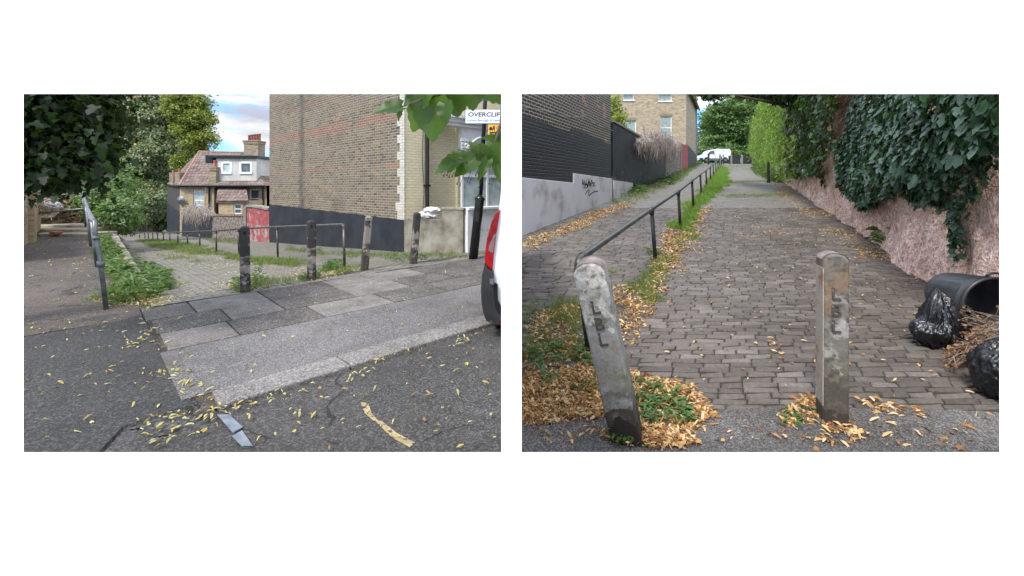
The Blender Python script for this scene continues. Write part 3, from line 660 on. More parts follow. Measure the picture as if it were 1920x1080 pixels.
# dormer
YD = Y0+.25
dx0, dx1 = hx(405, YD), hx(481, YD); dh1 = (hx(416, YD), hx(434, YD), hz(325, YD), hz(304, YD)); dh2 = (hx(450, YD), hx(472, YD), hz(325, YD), hz(304, YD))
b = MB(); wall_holes(b, dx0, dx1, hz(347, YD), hz(297, YD), [dh1, dh2], YD, .14); zt_ = hz(297, YD)
for x, f in ((dx0, (0, 1, 2, 3)), (dx1, (3, 2, 1, 0))): b.add([(x, YD, hz(347, YD)), (x, YD, zt_), (x, YR+.5, zt_), (x, YR+.5, hz(347, YD))], [f])
dm = b.build('dormer', m_render, H)
window(dm, dh1, YD, .1, .09, sash=False, sill=True, fmat=m_white) if False else None
for hh in (dh1, dh2):
    b = MB(); s0, s1, z0, z1 = hh; fw = .1; y0, y1 = YD-.03, YD+.08
    b.box(s0-.04, s0+fw, y0, y1, z0, z1); b.box(s1-fw, s1+.04, y0, y1, z0, z1); b.box(s0+fw, s1-fw, y0, y1, z1-fw, z1+.04); b.box(s0-.04, s1+.04, y0-.05, y1, z0-.05, z0+fw)
    b.build('window', m_white, dm); MB().box(s0, s1, YD+.05, YD+.06, z0, z1).build('window_pane', m_glass if hh is dh2 else m_glasspale, dm)
b = MB(); b.box(dx0-.5, dx1+.12, YD-.18, YR+.6, zt_+.004, zt_+.22); b.box(dx0-.75, dx0-.2, YD-.1, YD+1.6, zt_-.35, zt_+.26); b.build('dormer_roof', m_blackgloss, H, bevel=.03)
# chimneys
def chimney(parent, px0, px1, pyt, pyb, d, dep, pots, potm, name='chimney', mat=m_yellow, cap=True):
    b = MB(); x0, x1 = hx(px0, d), hx(px1, d); zt, z0 = hz(pyt, d), hz(pyb, d)
    b.box(x0, x1, d, d+dep, z0, zt-.3 if cap else zt)
    if cap:
        b.box(x0-.03, x1+.03, d-.05, d+dep+.05, zt-.3, zt-.12); b.box(x0-.07, x1+.07, d-.09, d+dep+.09, zt-.12, zt)
    c = b.build(name, mat, parent, bevel=.02)
    for (pc, w, h) in pots:
        b = MB(); x = hx(pc, d); y = d+dep/2; r = w*.5*d/FPX; hh = h*d/FPX
        b.tube([(x, y, zt), (x, y, zt+hh*.8), (x, y, zt+hh*.8), (x, y, zt+hh)], [r*1.05, r*.85, r*1.1, r*1.05], 12); b.build('chimney_pot', potm, c)
    return c
chimney(H, 457, 484, 263, 298, Y0+3.3, 1.0, [(460.5, 4.6, 11), (465.5, 4.6, 12), (470.5, 4.6, 12.5), (475.5, 4.6, 13), (480, 4.6, 13.5)], m_pot)
chimney(H, 394, 405, 313, 351, Y0-.1, .5, [(398.5, 5, 13)], m_terra)
chimney(H, 317, 325, 324, 347, 34.2, .6, [(319.5, 4, 5)], m_terra, cap=False); chimney(H, 327.5, 336.5, 323, 347, 33.2, .6, [(330.5, 4.4, 7)], m_terra, cap=False)
for px, y in ((393.5, Y0-.08), (403.5, Y0+.2), (490, Y0+.2)):
    b = MB(); b.tube([(hx(px), y, zg), (hx(px), y, hz(349))], .06, 8); b.build('drainpipe', m_blackgloss, H)
b = MB(); b.tube([(hx(457.5, YL), YL-.06, zg), (hx(457.5, YL), YL-.06, hz(376, YL))], .04, 6); b.build('drainpipe', m_galv, H)
b = MB(); x, z = hx(343.5), hz(375); dish = [(x+.3*math.cos(a)*r, Y0-.35+.12*r*r, z+.3*math.sin(a)*r) for r in (.01, .5, 1) for a in [2*math.pi*k/14 for k in range(14)]]
b.add(dish, [(j*14+k, j*14+(k+1) % 14, (j+1)*14+(k+1) % 14, (j+1)*14+k) for j in range(2) for k in range(14)]); b.tube([(x, Y0, z-.45), (x, Y0-.2, z-.4), (x, Y0-.3, z)], .02, 6)
b.build('satellite_dish', m_galv, H, smooth=True)
b = MB(); ax = hx(391.5, 33); zb_ = hz(300, 33); zt2 = hz(265, 33)
b.tube([(ax, 33, zb_), (ax, 33, zt2)], .02, 5)
for k in range(4): b.tube([(ax-.35+.05*k, 33, zt2-.1-.35*k), (ax+.35-.05*k, 33, zt2-.05-.35*k)], .012, 4)
b.build('aerial', m_galv, H)
# neighbour with red roof
NB = thing('red_roofed_house', 'strip of a neighbouring house with an orange-red tiled roof, beside the tall brick gable', 'house', (0, 0, 0))
b = MB(); b.add([P(478, 296, 41), P(530, 296, 41), P(530, 350, 38), P(478, 350, 38)], [(3, 2, 1, 0)]); b.build('roof', m_redtile, NB)
MB().box(P(478, 350, 38.3).x, P(530, 350, 38.3).x, 38.3, 41, -4, EYE).build('wall', m_yellow2, NB)

# ------------------------------------------------------------------ bollards
def bollard_mesh(w, dp, h, hole=True, ch=.02):
    """square post with chamfered edges and a round-arched top"""
    b = MB(); prof = [(-w/2, 0)]; n = 10; r = w/2; rz = w*.36
    for i in range(n+1): a = math.pi-math.pi*i/n; prof.append((r*math.cos(a), h-rz+rz*math.sin(a)))
    prof.append((w/2, 0))
    m = len(prof); c = ch
    def ring(y, ins):
        o = []
        for (x, z) in prof: o.append((x*(1-ins/(w/2)), y, z if z <= 0 else z-ins*(z/h)))
        return o
    R4 = [ring(-dp/2, c), ring(-dp/2+c, 0), ring(dp/2-c, 0), ring(dp/2, c)]
    vs = [v for r_ in R4 for v in r_]; fs = []
    for j in range(3):
        for i in range(m-1): fs.append((j*m+i, (j+1)*m+i, (j+1)*m+i+1, j*m+i+1))
    fs.append(tuple(range(m))); fs.append(tuple(range(4*m-1, 3*m-1, -1)))
    b.add(vs, [f[::-1] for f in fs]); return b
def bollard_at(base, top, w, dp, rz, mat, label, group=None, hole=None, cat='bollard'):
    v = top-base; h = v.length
    r = thing('bollard', label, cat, base, 0, group)
    q = Vector((0, 0, 1)).rotation_difference(v.normalized()); r.rotation_mode = 'QUATERNION'
    from mathutils import Quaternion
    r.rotation_quaternion = q @ Quaternion((0, 0, 1), rz)
    o = bollard_mesh(w, dp, h+.04).build('post', mat, r); o.location = (0, 0, -.04)
    if hole:
        bb = MB(); s = .019; yy = -dp/2-.002; hz_ = h-hole
        bb.add([(-s, yy, hz_), (0, yy, hz_-s*1.5), (s, yy, hz_), (0, yy, hz_+s*1.5)], [(0, 1, 2, 3)]); bb.add([(-s*.7+w*0, yy, hz_)], [])
        bb.build('painted_bolt_hole', mat_hole_shade, r)  # dark diamond on the face paints the shade of a hole
    return r
mat_hole_shade = mat_plain('hollow_shade', [(.004, .004, .004)], 5, 1, 5, 0)  # even near-black, paints the shade inside holes and recesses
def bm_(name, z1, z2, s=0):
    return mat_patchy(name, [((.035, .033, .032), 6, 0, 0, 0), ((.2, .18, .155), 7, .46, z1, z2), ((.24, .16, .11), 9, .58, z1-.1, z1+.25), ((.3, .28, .25), 9, .6, -1, 3), ((.055, .042, .034), 5, .5, -1, z1-.15)], soft=.05)
def LB(px0, py0, px1, py1, w, rz, mat, label, dp=.15):
    g = G(px0, py0, zL); tp = Vector(((px1-CX)/FPX*g.y, g.y, EYE-(py1-HY)/FPX*g.y))
    return bollard_at(g, tp, w, dp, rz, mat, label, 'wooden bollards across the lane top', .1)
gr = 'wooden bollards across the lane top'
LB(460, 547, 458.5, 424, .135, R_(32), bm_('black_bollard_a', .33, .6), 'black painted bollard with worn grey foot, leftmost of the four along the pavement')
LB(584, 525, 583.5, 413, .135, R_(30), bm_('black_bollard_b', .28, .62), 'black bollard with a bare pinkish band halfway up, second from the left along the pavement')
LB(683, 507, 692, 405, .13, R_(28), bm_('black_bollard_c', .45, 1.2), 'leaning bollard with white worn edge, third of the four along the pavement')
LB(775, 495, 782.5, 398, .135, R_(26), bm_('black_bollard_d', .4, .75), 'black bollard in front of the concrete garden wall, rightmost of four')

# ------------------------------------------------------------------ railings
def rail(name, label, posts, tops, mat, r_post=.024, r_rail=.028, ends=None, extra=()):
    t = thing(name, label, 'handrail', posts[0])
    inv = -posts[0]
    b = MB(); pl = [p+inv for p in tops]
    if ends == 'bend':   # first post bends over into the rail
        v = (pl[1]-pl[0]).normalized(); p0 = pl[0]; arc = [p0-Vector((0, 0, .09)), p0-Vector((0, 0, .03))+v*.012, p0+v*.035+Vector((0, 0, -.004)), p0+v*.1]
        b.tube(arc+pl[1:], r_rail, 12)
    else: b.tube(pl, r_rail, 12)
    b.build('rail', mat, t, smooth=True)
    for i, (p, q) in enumerate(zip(posts, tops)):
        b = MB(); q2 = q-Vector((0, 0, .06 if (i == 0 and ends == 'bend') else .01)); b.tube([p+inv-Vector((0, 0, .05)), q2+inv], r_post, 10)
        o = b.build('post', mat, t, smooth=True)
        if not (i == 0 and ends == 'bend'):
            b = MB(); b.tube([q+inv-Vector((0, 0, .075)), q+inv-Vector((0, 0, .02))], r_post*1.35, 10); b.tube([q+inv+(tops[i-1]-tops[i]).normalized()*.05 if i else q+inv, q+inv-(tops[i-1]-tops[i]).normalized()*.05 if i else q+inv+Vector((.01, 0, 0))], r_rail*1.25, 10)
            b.build('fitting', mat, o, smooth=True)
    for pts in extra: b = MB(); b.tube([p+inv for p in pts], r_rail*.85, 10); b.build('lower_rail', mat, t, smooth=True)
    return t
def onray(px, py, d): return P(px, py, d)
# lane railing, left view
E0 = G(646, 506, zL); E1 = G(404, 474, zL); E2 = G(307, 453, zL)
ps = []; tp = []
for px, pb, pt in ((646, 506, 421), (521, 483, 425.5), (448, 478, 429), (406, 474, 433), (375, 462, 434), (352, 459, 435), (334, 457, 435.5), (319, 454, 436), (307, 453, 436), (296, 451, 436), (287, 449, 436), (279, 448, 436), (272, 447, 436), (262, 446, 435.5), (245, 444, 435)):
    g = G(px, pb, zL)
    # keep the posts on one smooth line
    ps.append(g); tp.append(P(px-(1.5 if pb > 480 else 1), pt, g.y))
rail('handrail', 'grey tube railing down the middle of the lane, left view, ending in a bent post', ps, tp, m_galv2, .026, .028, 'bend')
# railing of the left path, with rubbish behind its far end
g0 = G(200, 581, lambda x, y: 0); p0 = P(174, 410, g0.y)
g1_ = G(181, 500, lambda x, y: 0); g2_ = G(170, 458, lambda x, y: 0)
far = P(160.5, 425, 13.2); farT = P(154.5, 359, 13.2); lf = P(72, 404, 14); lfT = P(66.5, 366, 14); lmT = P(120, 366, 13.7)
t = thing('handrail', 'galvanised railing along the raised asphalt path, turning a corner at its far end', 'handrail', g0)
iv = -g0
b = MB(); b.tube([g0+iv-Vector((0, 0, .05)), P(187, 480, g0.y)+iv, P(177, 432, g0.y)+iv, P(174, 417, g0.y)+Vector((0, .03, 0))+iv, P(171.5, 409, g0.y+.12)+iv, P(165, 392, 7.6)+iv, P(159, 375, 10)+iv, farT+iv], [.026, .026, .027, .031, .032, .025, .025, .025], 12)
b.build('rail', m_galv, t, smooth=True)
for cp_ in ((189.5, 490, 188, 500.5, .042), (180.5, 450, 179.3, 443, .036)): b = MB(); b.tube([P(cp_[0], cp_[1], g0.y)+iv, P(cp_[2], cp_[3], g0.y)+iv], cp_[4], 12); b.build('coupling', m_galv, t, smooth=True)
b = MB(); b.tube([farT+iv, lmT+iv, lfT+iv], .03, 10); b.build('rail', m_galv, t, smooth=True)
b = MB(); b.tube([P(159, 391, 13.2)+iv, P(74, 400, 14)+iv], .026, 10); b.build('lower_rail', m_galv, t, smooth=True)
for (gb, tt) in ((P(182, 501, 7.2), P(171, 447-40, 7.2)), (P(170, 462, 9.5), P(160.5, 379, 9.5)), (far, farT), (lf, lfT)):
    b = MB(); gz = Vector((gb.x, gb.y, gb.z)); b.tube([gz+iv, tt+iv], .026, 10); b.build('post', m_galv, t, smooth=True)

# ------------------------------------------------------------------ street sign post
sp0 = G(886, 486, lambda x, y: 0); dS = sp0.y
SG = thing('sign_post', 'black street sign post with white name plate and yellow plate below it', 'sign post', sp0)
def q_(px, py, d=None): return P(px, py, d or dS)-sp0
b = MB(); b.tube([q_(887, 486), q_(899, 378), q_(899.5, 372), q_(901.5, 366)], [.1, .1, .1, .055], 16); b.build('base', m_blackgloss, SG, smooth=True)
b = MB(); b.tube([q_(901.5, 366), q_(909, 200), q_(913, 120)], .045, 12); b.build('pole', m_blackgloss, SG, smooth=True)
b = MB(); b.tube([q_(899.3, 375), q_(899.6, 371)], .118, 16); b.build('collar', m_blackgloss, SG); b = MB(); b.tube([q_(895, 414), q_(897, 396)], .104, 16); b.build('hatch', m_blackgloss, SG)
Sx = Vector((1, -.02, .012)).normalized(); u1 = dS/FPX*.93
dP = dS*.93
so = P(873, 231.5, dP); sL = P(953, 233, dP)-so; X = sL.normalized(); Zv = Vector((0, .0, 1)); Yv = Zv.cross(X)
def plate(name, px0, py0, px1, py1, mat, th=.02, d=dP, slant=(0, 0)):
    w = (px1-px0)/FPX*d; h = (py1-py0)/FPX*d; o = P(px0, py1, d)-sp0
    b = MB(); b.box(0, w, 0, th, 0, h); ob = b.build(name, mat, SG, bevel=.006); ob.location = o; return ob, w, h
m_text = mat_plain('sign_black', [(.01, .01, .012)], 5, .5, 5, 0); m_blue = mat_plain('sign_blue', [(.01, .16, .4)], 5, .5, 5, 0)
m_signw = mat_plain('sign_white', [(.72, .74, .78)], 5, .4, 5, 0); m_signy = mat_plain('sign_yellow', [(.75, .4, .03)], 5, .5, 5, 0)
def text(s, size, mat, parent, loc, ext=.002, rot=(R_(90), 0, 0), bold=0, shear=0, name='lettering', wfit=None, space=1):
    cu = bpy.data.curves.new('text', 'FONT'); cu.body = s; cu.size = size; cu.extrude = ext; cu.offset = bold; cu.shear = shear; cu.space_character = space
    o = bpy.data.objects.new('text', cu); COL.objects.link(o); bpy.context.view_layer.update()
    me = bpy.data.meshes.new_from_object(o.evaluated_get(bpy.context.evaluated_depsgraph_get())); bpy.data.objects.remove(o)
    me.materials.clear(); me.materials.append(mat); n = bpy.data.objects.new(name, me); COL.objects.link(n); n.parent = parent; n.location = loc; n.rotation_euler = rot
    if wfit:
        xs = [v.co.x for v in me.vertices]; k = wfit/(max(xs)-min(xs))
        for v in me.vertices: v.co.x = (v.co.x-min(xs))*k
    return n
fr_, w_, h_ = plate('name_plate_border', 871.5, 204.5, 956, 233, m_text, .012)
pl_, w_, h_ = plate('name_plate', 872.8, 205.8, 955, 231.6, m_signw, .02); pl_.location.y -= .012
u_ = dP/FPX
text('OVERCLIFF', 11*u_, m_text, SG, P(878, 218.5, dP)-sp0+Vector((0, -.013, 0)), .001, bold=.003, shear=.12, wfit=66*u_)
text('London Borough of Lewisham', 6*u_, m_blue, SG, P(876, 227.5, dP)-sp0+Vector((0, -.013, 0)), .001, bold=.001, wfit=72*u_)
yp, w_, h_ = plate('lorry_plate', 915, 233.5, 939, 262, m_signy, .015); yp.location.y -= .004
b = MB(); s = u_     # lorry and coach pictograms
def rect(x0, y0, x1, y1):
    p = P(x0, y1, dP)-sp0; b.box(p.x, p.x+(x1-x0)*s, p.y-.008, p.y-.0045, p.z, p.z+(y1-y0)*s)
rect(918, 238, 923, 242); rect(917, 241, 924, 243.5); rect(924.5, 236, 928, 243); rect(918, 247, 929, 250); rect(918, 251.5, 929, 253.5); rect(918, 249.8, 919, 251.6); rect(922, 249.8, 923, 251.6); rect(928, 249.8, 929, 251.6)
for cx in (919, 923, 927): rect(cx-.9, 243.2, cx+.9, 245); rect(cx-.9, 253.4, cx+.9, 255)
b.build('pictogram', m_text, SG)
b = MB(); c = P(934, 240, dP)-sp0; b.tube([(c.x+3.2*s*math.cos(a), c.y-.006, c.z+3.2*s*math.sin(a)) for a in [2*math.pi*k/16 for k in range(17)]], .7*s, 5); b.build('red_ring', mat_plain('sign_red', [(.6, .05, .04)], 5, .5, 5, 0), SG)

# distant lamp
LP = thing('street_lamp', 'dark street lamp with a flat round head in front of the big tree', 'street lamp', P(206, 440, 24))
b = MB(); o_ = P(206, 440, 24); b.tube([(0, 0, -.5), (0, 0, P(206, 312, 24).z-o_.z), P(206, 294, 24)-o_], [.07, .06, .035], 10); b.build('pole', m_iron, LP)
b = MB(); z = P(206, 292, 24).z-o_.z; b.tube([(.1, 0, z-.08), (.1, 0, z-.03), (.1, 0, z+.06), (.1, 0, z+.12)], [.1, .23, .2, .05], 16); b.build('lamp_head', mat_gloss('lamp_grey', (.12, .14, .17), .4), LP)

# ------------------------------------------------------------------ white van corner (its rear left corner, cut by the white dividing wall)
vn = thing('van', 'rear corner of a white van with tall red rear light, parked at the kerb', 'van', (-.2, 4.6, -.02))
o_ = Vector((-.2, 4.6, -.02)); dV = 4.55
m_vw = mat_gloss('van_white', (.66, .67, .7), .22, tint=(.6, .61, .64)); m_vb = mat_plain('van_black_plastic', [(.012, .013, .015), (.03, .032, .035)], 3, .45, 90, .001)
m_red = mat_gloss('red_lamp_glass', (.3, .003, .008), .12, tint=(.09, .001, .003)); m_tyre = mat_plain('tyre', [(.012, .012, .013), (.02, .02, .021)], 9, .75, 60, .004)
def loft(outl, depths, name, mat, parent=vn, smooth=True, bevel=0, close=True):
    """outl: pixel outline at front; depths: list of (d, dx, shrink)"""
    b = MB(); n = len(outl); V = []
    for (d, dx, k) in depths:
        cx = sum(p[0] for p in outl)/n; cy = sum(p[1] for p in outl)/n
        for (px, py) in outl:
            v = P(cx+(px-cx)*k, cy+(py-cy)*k, dV)-o_; V.append((v.x+dx, v.y+d, v.z))
    F = [(j*n+i, j*n+(i+1) % n, (j+1)*n+(i+1) % n, (j+1)*n+i) for j in range(len(depths)-1) for i in range(n)]
    F.append(tuple(range(n-1, -1, -1))); F.append(tuple(range((len(depths)-1)*n, len(depths)*n)))
    b.add(V, F); return b.build(name, mat, parent, bevel=bevel)
XR = 956
loft([(XR, 300), (XR, 592), (943, 592), (931, 585), (924, 565), (921, 520), (922, 480), (928, 440), (934, 400), (938, 370), (943, 320)], [(.06, 0, 1), (.0, 0, .97)][::-1]+[(1.3, .0, 1.0)], 'body', m_vw)
loft([(938, 393), (934.5, 394), (929, 399), (921, 418), (913, 448), (909.5, 475), (909, 490), (913, 500), (920, 505.5), (924, 507), (926, 480), (931, 440), (936, 410)], [(-.03, .0, .94), (-.012, 0, 1), (.12, 0, 1)], 'tail_lamp', m_red)
loft([(931.5, 435), (925, 441), (917.5, 458), (915.5, 469), (919, 473), (925, 474), (927, 460)], [(-.036, 0, .9), (-.028, 0, 1), (.0, 0, 1)], 'reversing_lamp', mat_gloss('smoky_lamp', (.2, .12, .12), .15))
loft([(909, 494), (904, 515), (902, 540), (903, 565), (906, 585), (912, 600), (925, 607), (XR, 607), (XR, 588), (940, 584), (932, 570), (928, 545), (926, 508), (918, 504)], [(-.05, .0, .97), (-.03, 0, 1), (1.2, 0, 1)], 'bumper', m_vb)
loft([(928, 530), (926, 545), (929, 575), (938, 588), (XR, 590), (XR, 580), (941, 576), (934, 562), (933, 532)], [(-.055, 0, 1), (.0, 0, 1)], 'painted_bumper_recess', mat_hole_shade)  # black plate, the shade of the recess is in its colour
loft([(918.5, 520.5), (926, 520), (926, 530), (921, 530), (918.5, 527)], [(-.1, 0, .85), (-.085, 0, 1), (.0, 0, 1)], 'hinge', m_galv)
loft([(934, 598), (936, 604), (XR, 610), (XR, 603)], [(-.052, 0, 1), (.0, 0, 1)], 'reflector', mat_gloss('dark_red', (.12, .004, .006), .2))
b = MB(); c = P(921, 602, dV)-o_; b.tube([(c.x+.012*math.cos(a), c.y-.05, c.z+.012*math.sin(a)) for a in [2*math.pi*k/12 for k in range(13)]], .003, 5); b.build('sensor', m_galv, vn)
b = MB(); cz = P(0, 634, dV+.1).z-o_.z+.3     # rear wheel, tread toward the viewer
V = []; n = 32; x0 = P(925, 0, dV+.1).x-o_.x; x1 = -.028-o_.x
prof = [(x0+.018, .2), (x0+.002, .26), (x0+.012, .29), (x0+.03, .3), (x1, .3), (x1, .2)]
for (x, r) in prof:
    for k in range(n): a = 2*math.pi*k/n; V.append((x, .42+r*math.cos(a), cz+r*math.sin(a)))
b.add(V, [(j*n+k, j*n+(k+1) % n, (j+1)*n+(k+1) % n, (j+1)*n+k) for j in range(len(prof)-1) for k in range(n)]); wh_ = b.build('wheel', m_tyre, vn)
b = MB(); b.tube([(x0+.01, .42, cz), (x0+.03, .42, cz)], .2, 20); b.build('rim', m_galv, wh_)
# ------------------------------------------------------------------ vegetation helpers
def leaves_in(lobes, ncl, nlf, clr, size, up=.5, droop=.4, shell=.35, flat=.6):
    """leaf clumps spread through a set of ellipsoid lobes"""
    C = []; Nn = []; U = []; S = []; Rn = []
    vol = np.array([l[1][0]*l[1][1]*l[1][2] for l in lobes])**.67; cnt = rng.multinomial(ncl, vol/vol.sum())
    for (c, r), k in zip(lobes, cnt):
        d = rng.normal(size=(k, 3)); d /= np.linalg.norm(d, axis=1)[:, None]
        rad = 1-shell*rng.random(k)**1.3+.08*rng.normal(size=k)
        cc = np.array(c)[None]+d*rad[:, None]*np.array(r)[None]
        cr = rng.random(k)
        for j in range(k):
            m = max(3, int(nlf*(.5+rng.random()))); g = rng.normal(size=(m, 3))*clr; g[:, 2] *= flat
            C.append(cc[j]+g); Nn.append(rng.normal(size=(m, 3))*.55+d[j]*.7+np.array([0, 0, up])); U.append(rng.normal(size=(m, 3))*.6+d[j]*.5-np.array([0, 0, droop]))
            S.append(size*(.6+.8*rng.random(m))); Rn.append(np.clip(cr[j]*.6+rng.random(m)*.4, 0, 1))
    return [np.concatenate(x) for x in (C, Nn, U, S)]+[np.concatenate(Rn)]
def tree(name, label, cat, base, trunk, lobes, ncl, nlf, clr, size, mat, tmpl=T_DIA, limbs=8, tr=.3, group=None, extra=None, **k):
    t = thing(name, label, cat, base, 0, group); bv = Vector(base)
    if trunk:
        b = MB(); pts = [Vector(p)-bv for p in trunk]; b.tube(pts, [tr*(1-.6*i/(len(pts)-1)) for i in range(len(pts))], 10)
        top = pts[-1]; mid = pts[len(pts)//2]
        for i in range(limbs):
            c, r = lobes[i % len(lobes)]; e = Vector(c)-bv+Vector((random.uniform(-.5, .5)*r[0], random.uniform(-.5, .5)*r[1], random.uniform(-.3, .6)*r[2]))
            s = mid.lerp(top, random.random()); m = s.lerp(e, .5)+Vector((random.uniform(-.3, .3), 0, random.uniform(0, .5)))
            b.tube([s, m, e], [tr*.35, tr*.2, tr*.06], 6)
        b.build('trunk', m_trunk, t)
    C, Nn, U, S, Rn = leaves_in(lobes, ncl, nlf, clr, size, **k)
    if extra: extra(C, Rn)
    scatter('crown', mat, C-np.array(bv)[None], Nn, U, S, tmpl, t, Rn); return t
def lobe(px, py, d, rpx, rpy, rd=None): c = P(px, py, d); return (tuple(c), (rpx/FPX*d, rd or (rpx+rpy)/2/FPX*d, rpy/FPX*d))
def leafset(name, label, cat, mat, C, Nn, U, S, tmpl, rnd=None, kind=None, group=None, smooth=False):
    o = scatter(name, mat, C, Nn, U, S, tmpl, None, rnd); tag(o, label, cat, group, kind); return o

def cl(regions, d, n, r, dd=1.5):
    """many small lobes filling wide elliptical regions, so a crown reads as separate leaf masses"""
    ar = [q[2]*q[3] for q in regions]; o = []
    for q in regions:
        for _ in range(max(1, int(n*q[2]*q[3]/sum(ar)))):
            a = random.random()*6.283; k = math.sqrt(random.random()); rr = r*random.uniform(.55, 1.25)
            o.append(lobe(q[0]+(q[2]-rr*.5)*k*math.cos(a), q[1]+(q[3]-rr*.4)*k*math.sin(a), d+random.uniform(-dd, dd), rr*1.25, rr*.75, rr/FPX*d))
    return o
m_lf_ash = mat_leaf('grey_green_leaf', [(.11, .16, .08), (.17, .23, .12), (.24, .3, .17), (.31, .36, .21), (.4, .36, .16), (.55, .22, .07)], .5, .35)
m_lf_maple = mat_leaf('yellow_green_leaf', [(.11, .16, .03), (.19, .25, .045), (.3, .34, .07), (.4, .39, .1)], .5, .4)  # yellow lightened to stand in for sunlight on the maple
m_lf_bush = mat_leaf('bush_leaf', [(.045, .09, .03), (.09, .16, .05), (.15, .24, .08), (.24, .32, .14)], .4, .35)
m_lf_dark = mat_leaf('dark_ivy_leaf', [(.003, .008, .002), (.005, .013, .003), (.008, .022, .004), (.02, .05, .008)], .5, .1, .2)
m_lf_deep = mat_leaf('deep_green_leaf', [(.03, .06, .02), (.05, .1, .03), (.08, .14, .04)], .5, .25)

# big grey-green tree
def orange(C, Rn): Rn[:] = np.clip(Rn*.8, 0, .78); k = rng.random(len(Rn)) > .965; Rn[k] = 1
d = 41
tree('tree', 'big grey-green tree with orange seed clusters, behind the lane in the left view', 'tree', P(262, 436, d+1), [P(262, 440, d+1), P(262, 380, d+1), P(258, 300, d+1), P(265, 220, d)],
     cl([(205, 215, 40, 70), (245, 205, 70, 70), (300, 190, 52, 70), (312, 255, 42, 52), (262, 275, 70, 50), (255, 130, 110, 50), (215, 325, 50, 40), (292, 320, 34, 40), (285, 375, 30, 38), (190, 250, 45, 70)], d, 125, 23),
     6000, 26, .3, .23, m_lf_ash, limbs=26, tr=.5, extra=orange, shell=.5)
d = 38.5
tree('tree', 'tree with yellow-green leaves coloured as sunlit, right of the big grey-green tree against the sky', 'tree', P(330, 440, d), [P(330, 440, d), P(335, 330, d), P(350, 220, d)],
     cl([(348, 195, 30, 34), (368, 225, 24, 14), (350, 250, 24, 26), (380, 258, 24, 11), (384, 222, 18, 14), (364, 280, 26, 14), (352, 145, 32, 36), (338, 305, 16, 22), (368, 190, 14, 14)], d, 76, 15, .8),
     1700, 22, .22, .19, m_lf_maple, limbs=14, tr=.3, shell=.5)
d = 46
tree('tree', 'dark green tree trunk and foliage at the foot of the lane', 'tree', P(290, 432, d), [P(290, 436, d), P(290, 400, d), P(292, 360, d)],
     [lobe(288, 350, d, 42, 46), lobe(250, 360, d, 36, 40), lobe(315, 400, d, 20, 34), lobe(225, 350, d, 50, 60)], 700, 20, .4, .33, m_lf_deep, tr=.7, shell=.6)
# shrubs between left path and lane
d = 16
tree('bush', 'light green bush overhanging the lane behind the left railing', 'bush', P(210, 432, d), [P(212, 440, d), P(210, 410, d), P(205, 380, d)],
     [lobe(190, 378, d, 36, 34), lobe(222, 400, d-1, 26, 28), lobe(160, 350, d+1, 34, 24), lobe(205, 350, d+1, 32, 22), lobe(236, 412, d, 16, 24), lobe(120, 350, d+2, 40, 14), lobe(240, 375, d+1, 18, 16)],
     900, 22, .15, .11, m_lf_bush, T_OVAL, tr=.1, shell=.7, flat=.7)
d = 21
tree('bush', 'tall pale-leaved bush behind the rubbish heap and the street lamp', 'bush', P(120, 425, d), [P(120, 428, d), P(120, 390, d), P(125, 350, d)],
     [lobe(120, 345, d, 60, 40), lobe(190, 330, d, 44, 40), lobe(95, 370, d-2, 26, 24), lobe(230, 340, d, 24, 26), lobe(60, 320, d, 40, 60)], 800, 22, .2, .15, m_lf_bush, T_OVAL, tr=.12, shell=.7)
# dark ivy mass overhanging the top left corner
c_ = lobe
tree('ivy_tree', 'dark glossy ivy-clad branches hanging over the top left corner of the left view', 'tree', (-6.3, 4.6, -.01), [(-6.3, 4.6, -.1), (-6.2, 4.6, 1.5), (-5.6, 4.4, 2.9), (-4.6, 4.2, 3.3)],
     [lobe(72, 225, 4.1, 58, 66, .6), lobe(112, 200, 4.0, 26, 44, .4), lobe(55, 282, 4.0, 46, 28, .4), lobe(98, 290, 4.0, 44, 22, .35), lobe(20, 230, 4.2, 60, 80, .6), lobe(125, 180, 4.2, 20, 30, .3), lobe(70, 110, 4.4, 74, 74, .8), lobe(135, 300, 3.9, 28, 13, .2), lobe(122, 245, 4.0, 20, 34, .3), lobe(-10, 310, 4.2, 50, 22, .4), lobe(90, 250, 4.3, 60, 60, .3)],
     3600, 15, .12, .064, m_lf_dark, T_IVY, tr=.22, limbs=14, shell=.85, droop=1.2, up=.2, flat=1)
# scattered leaves on its trailing tip
pts = [(168, 328), (178, 333), (190, 322), (200, 332), (207, 338), (186, 340), (172, 342), (196, 312), (211, 327), (150, 345), (142, 352), (128, 348), (160, 336), (182, 300), (190, 285), (180, 205), (186, 240), (178, 262), (188, 222)]
C = np.array([P(x, y-6, 3.8+random.uniform(-.1, .1)) for x, y in pts]); n = len(C)
leafset('ivy_sprig', 'few large trailing ivy leaves at the lower tip of the dark ivy', 'ivy', m_lf_dark, C, rng.normal(size=(n, 3))*.4+np.array([0, -1, .3]), rng.normal(size=(n, 3))*.6-np.array([0, 0, 1]), .07+.05*rng.random(n), T_IVY, kind='stuff')

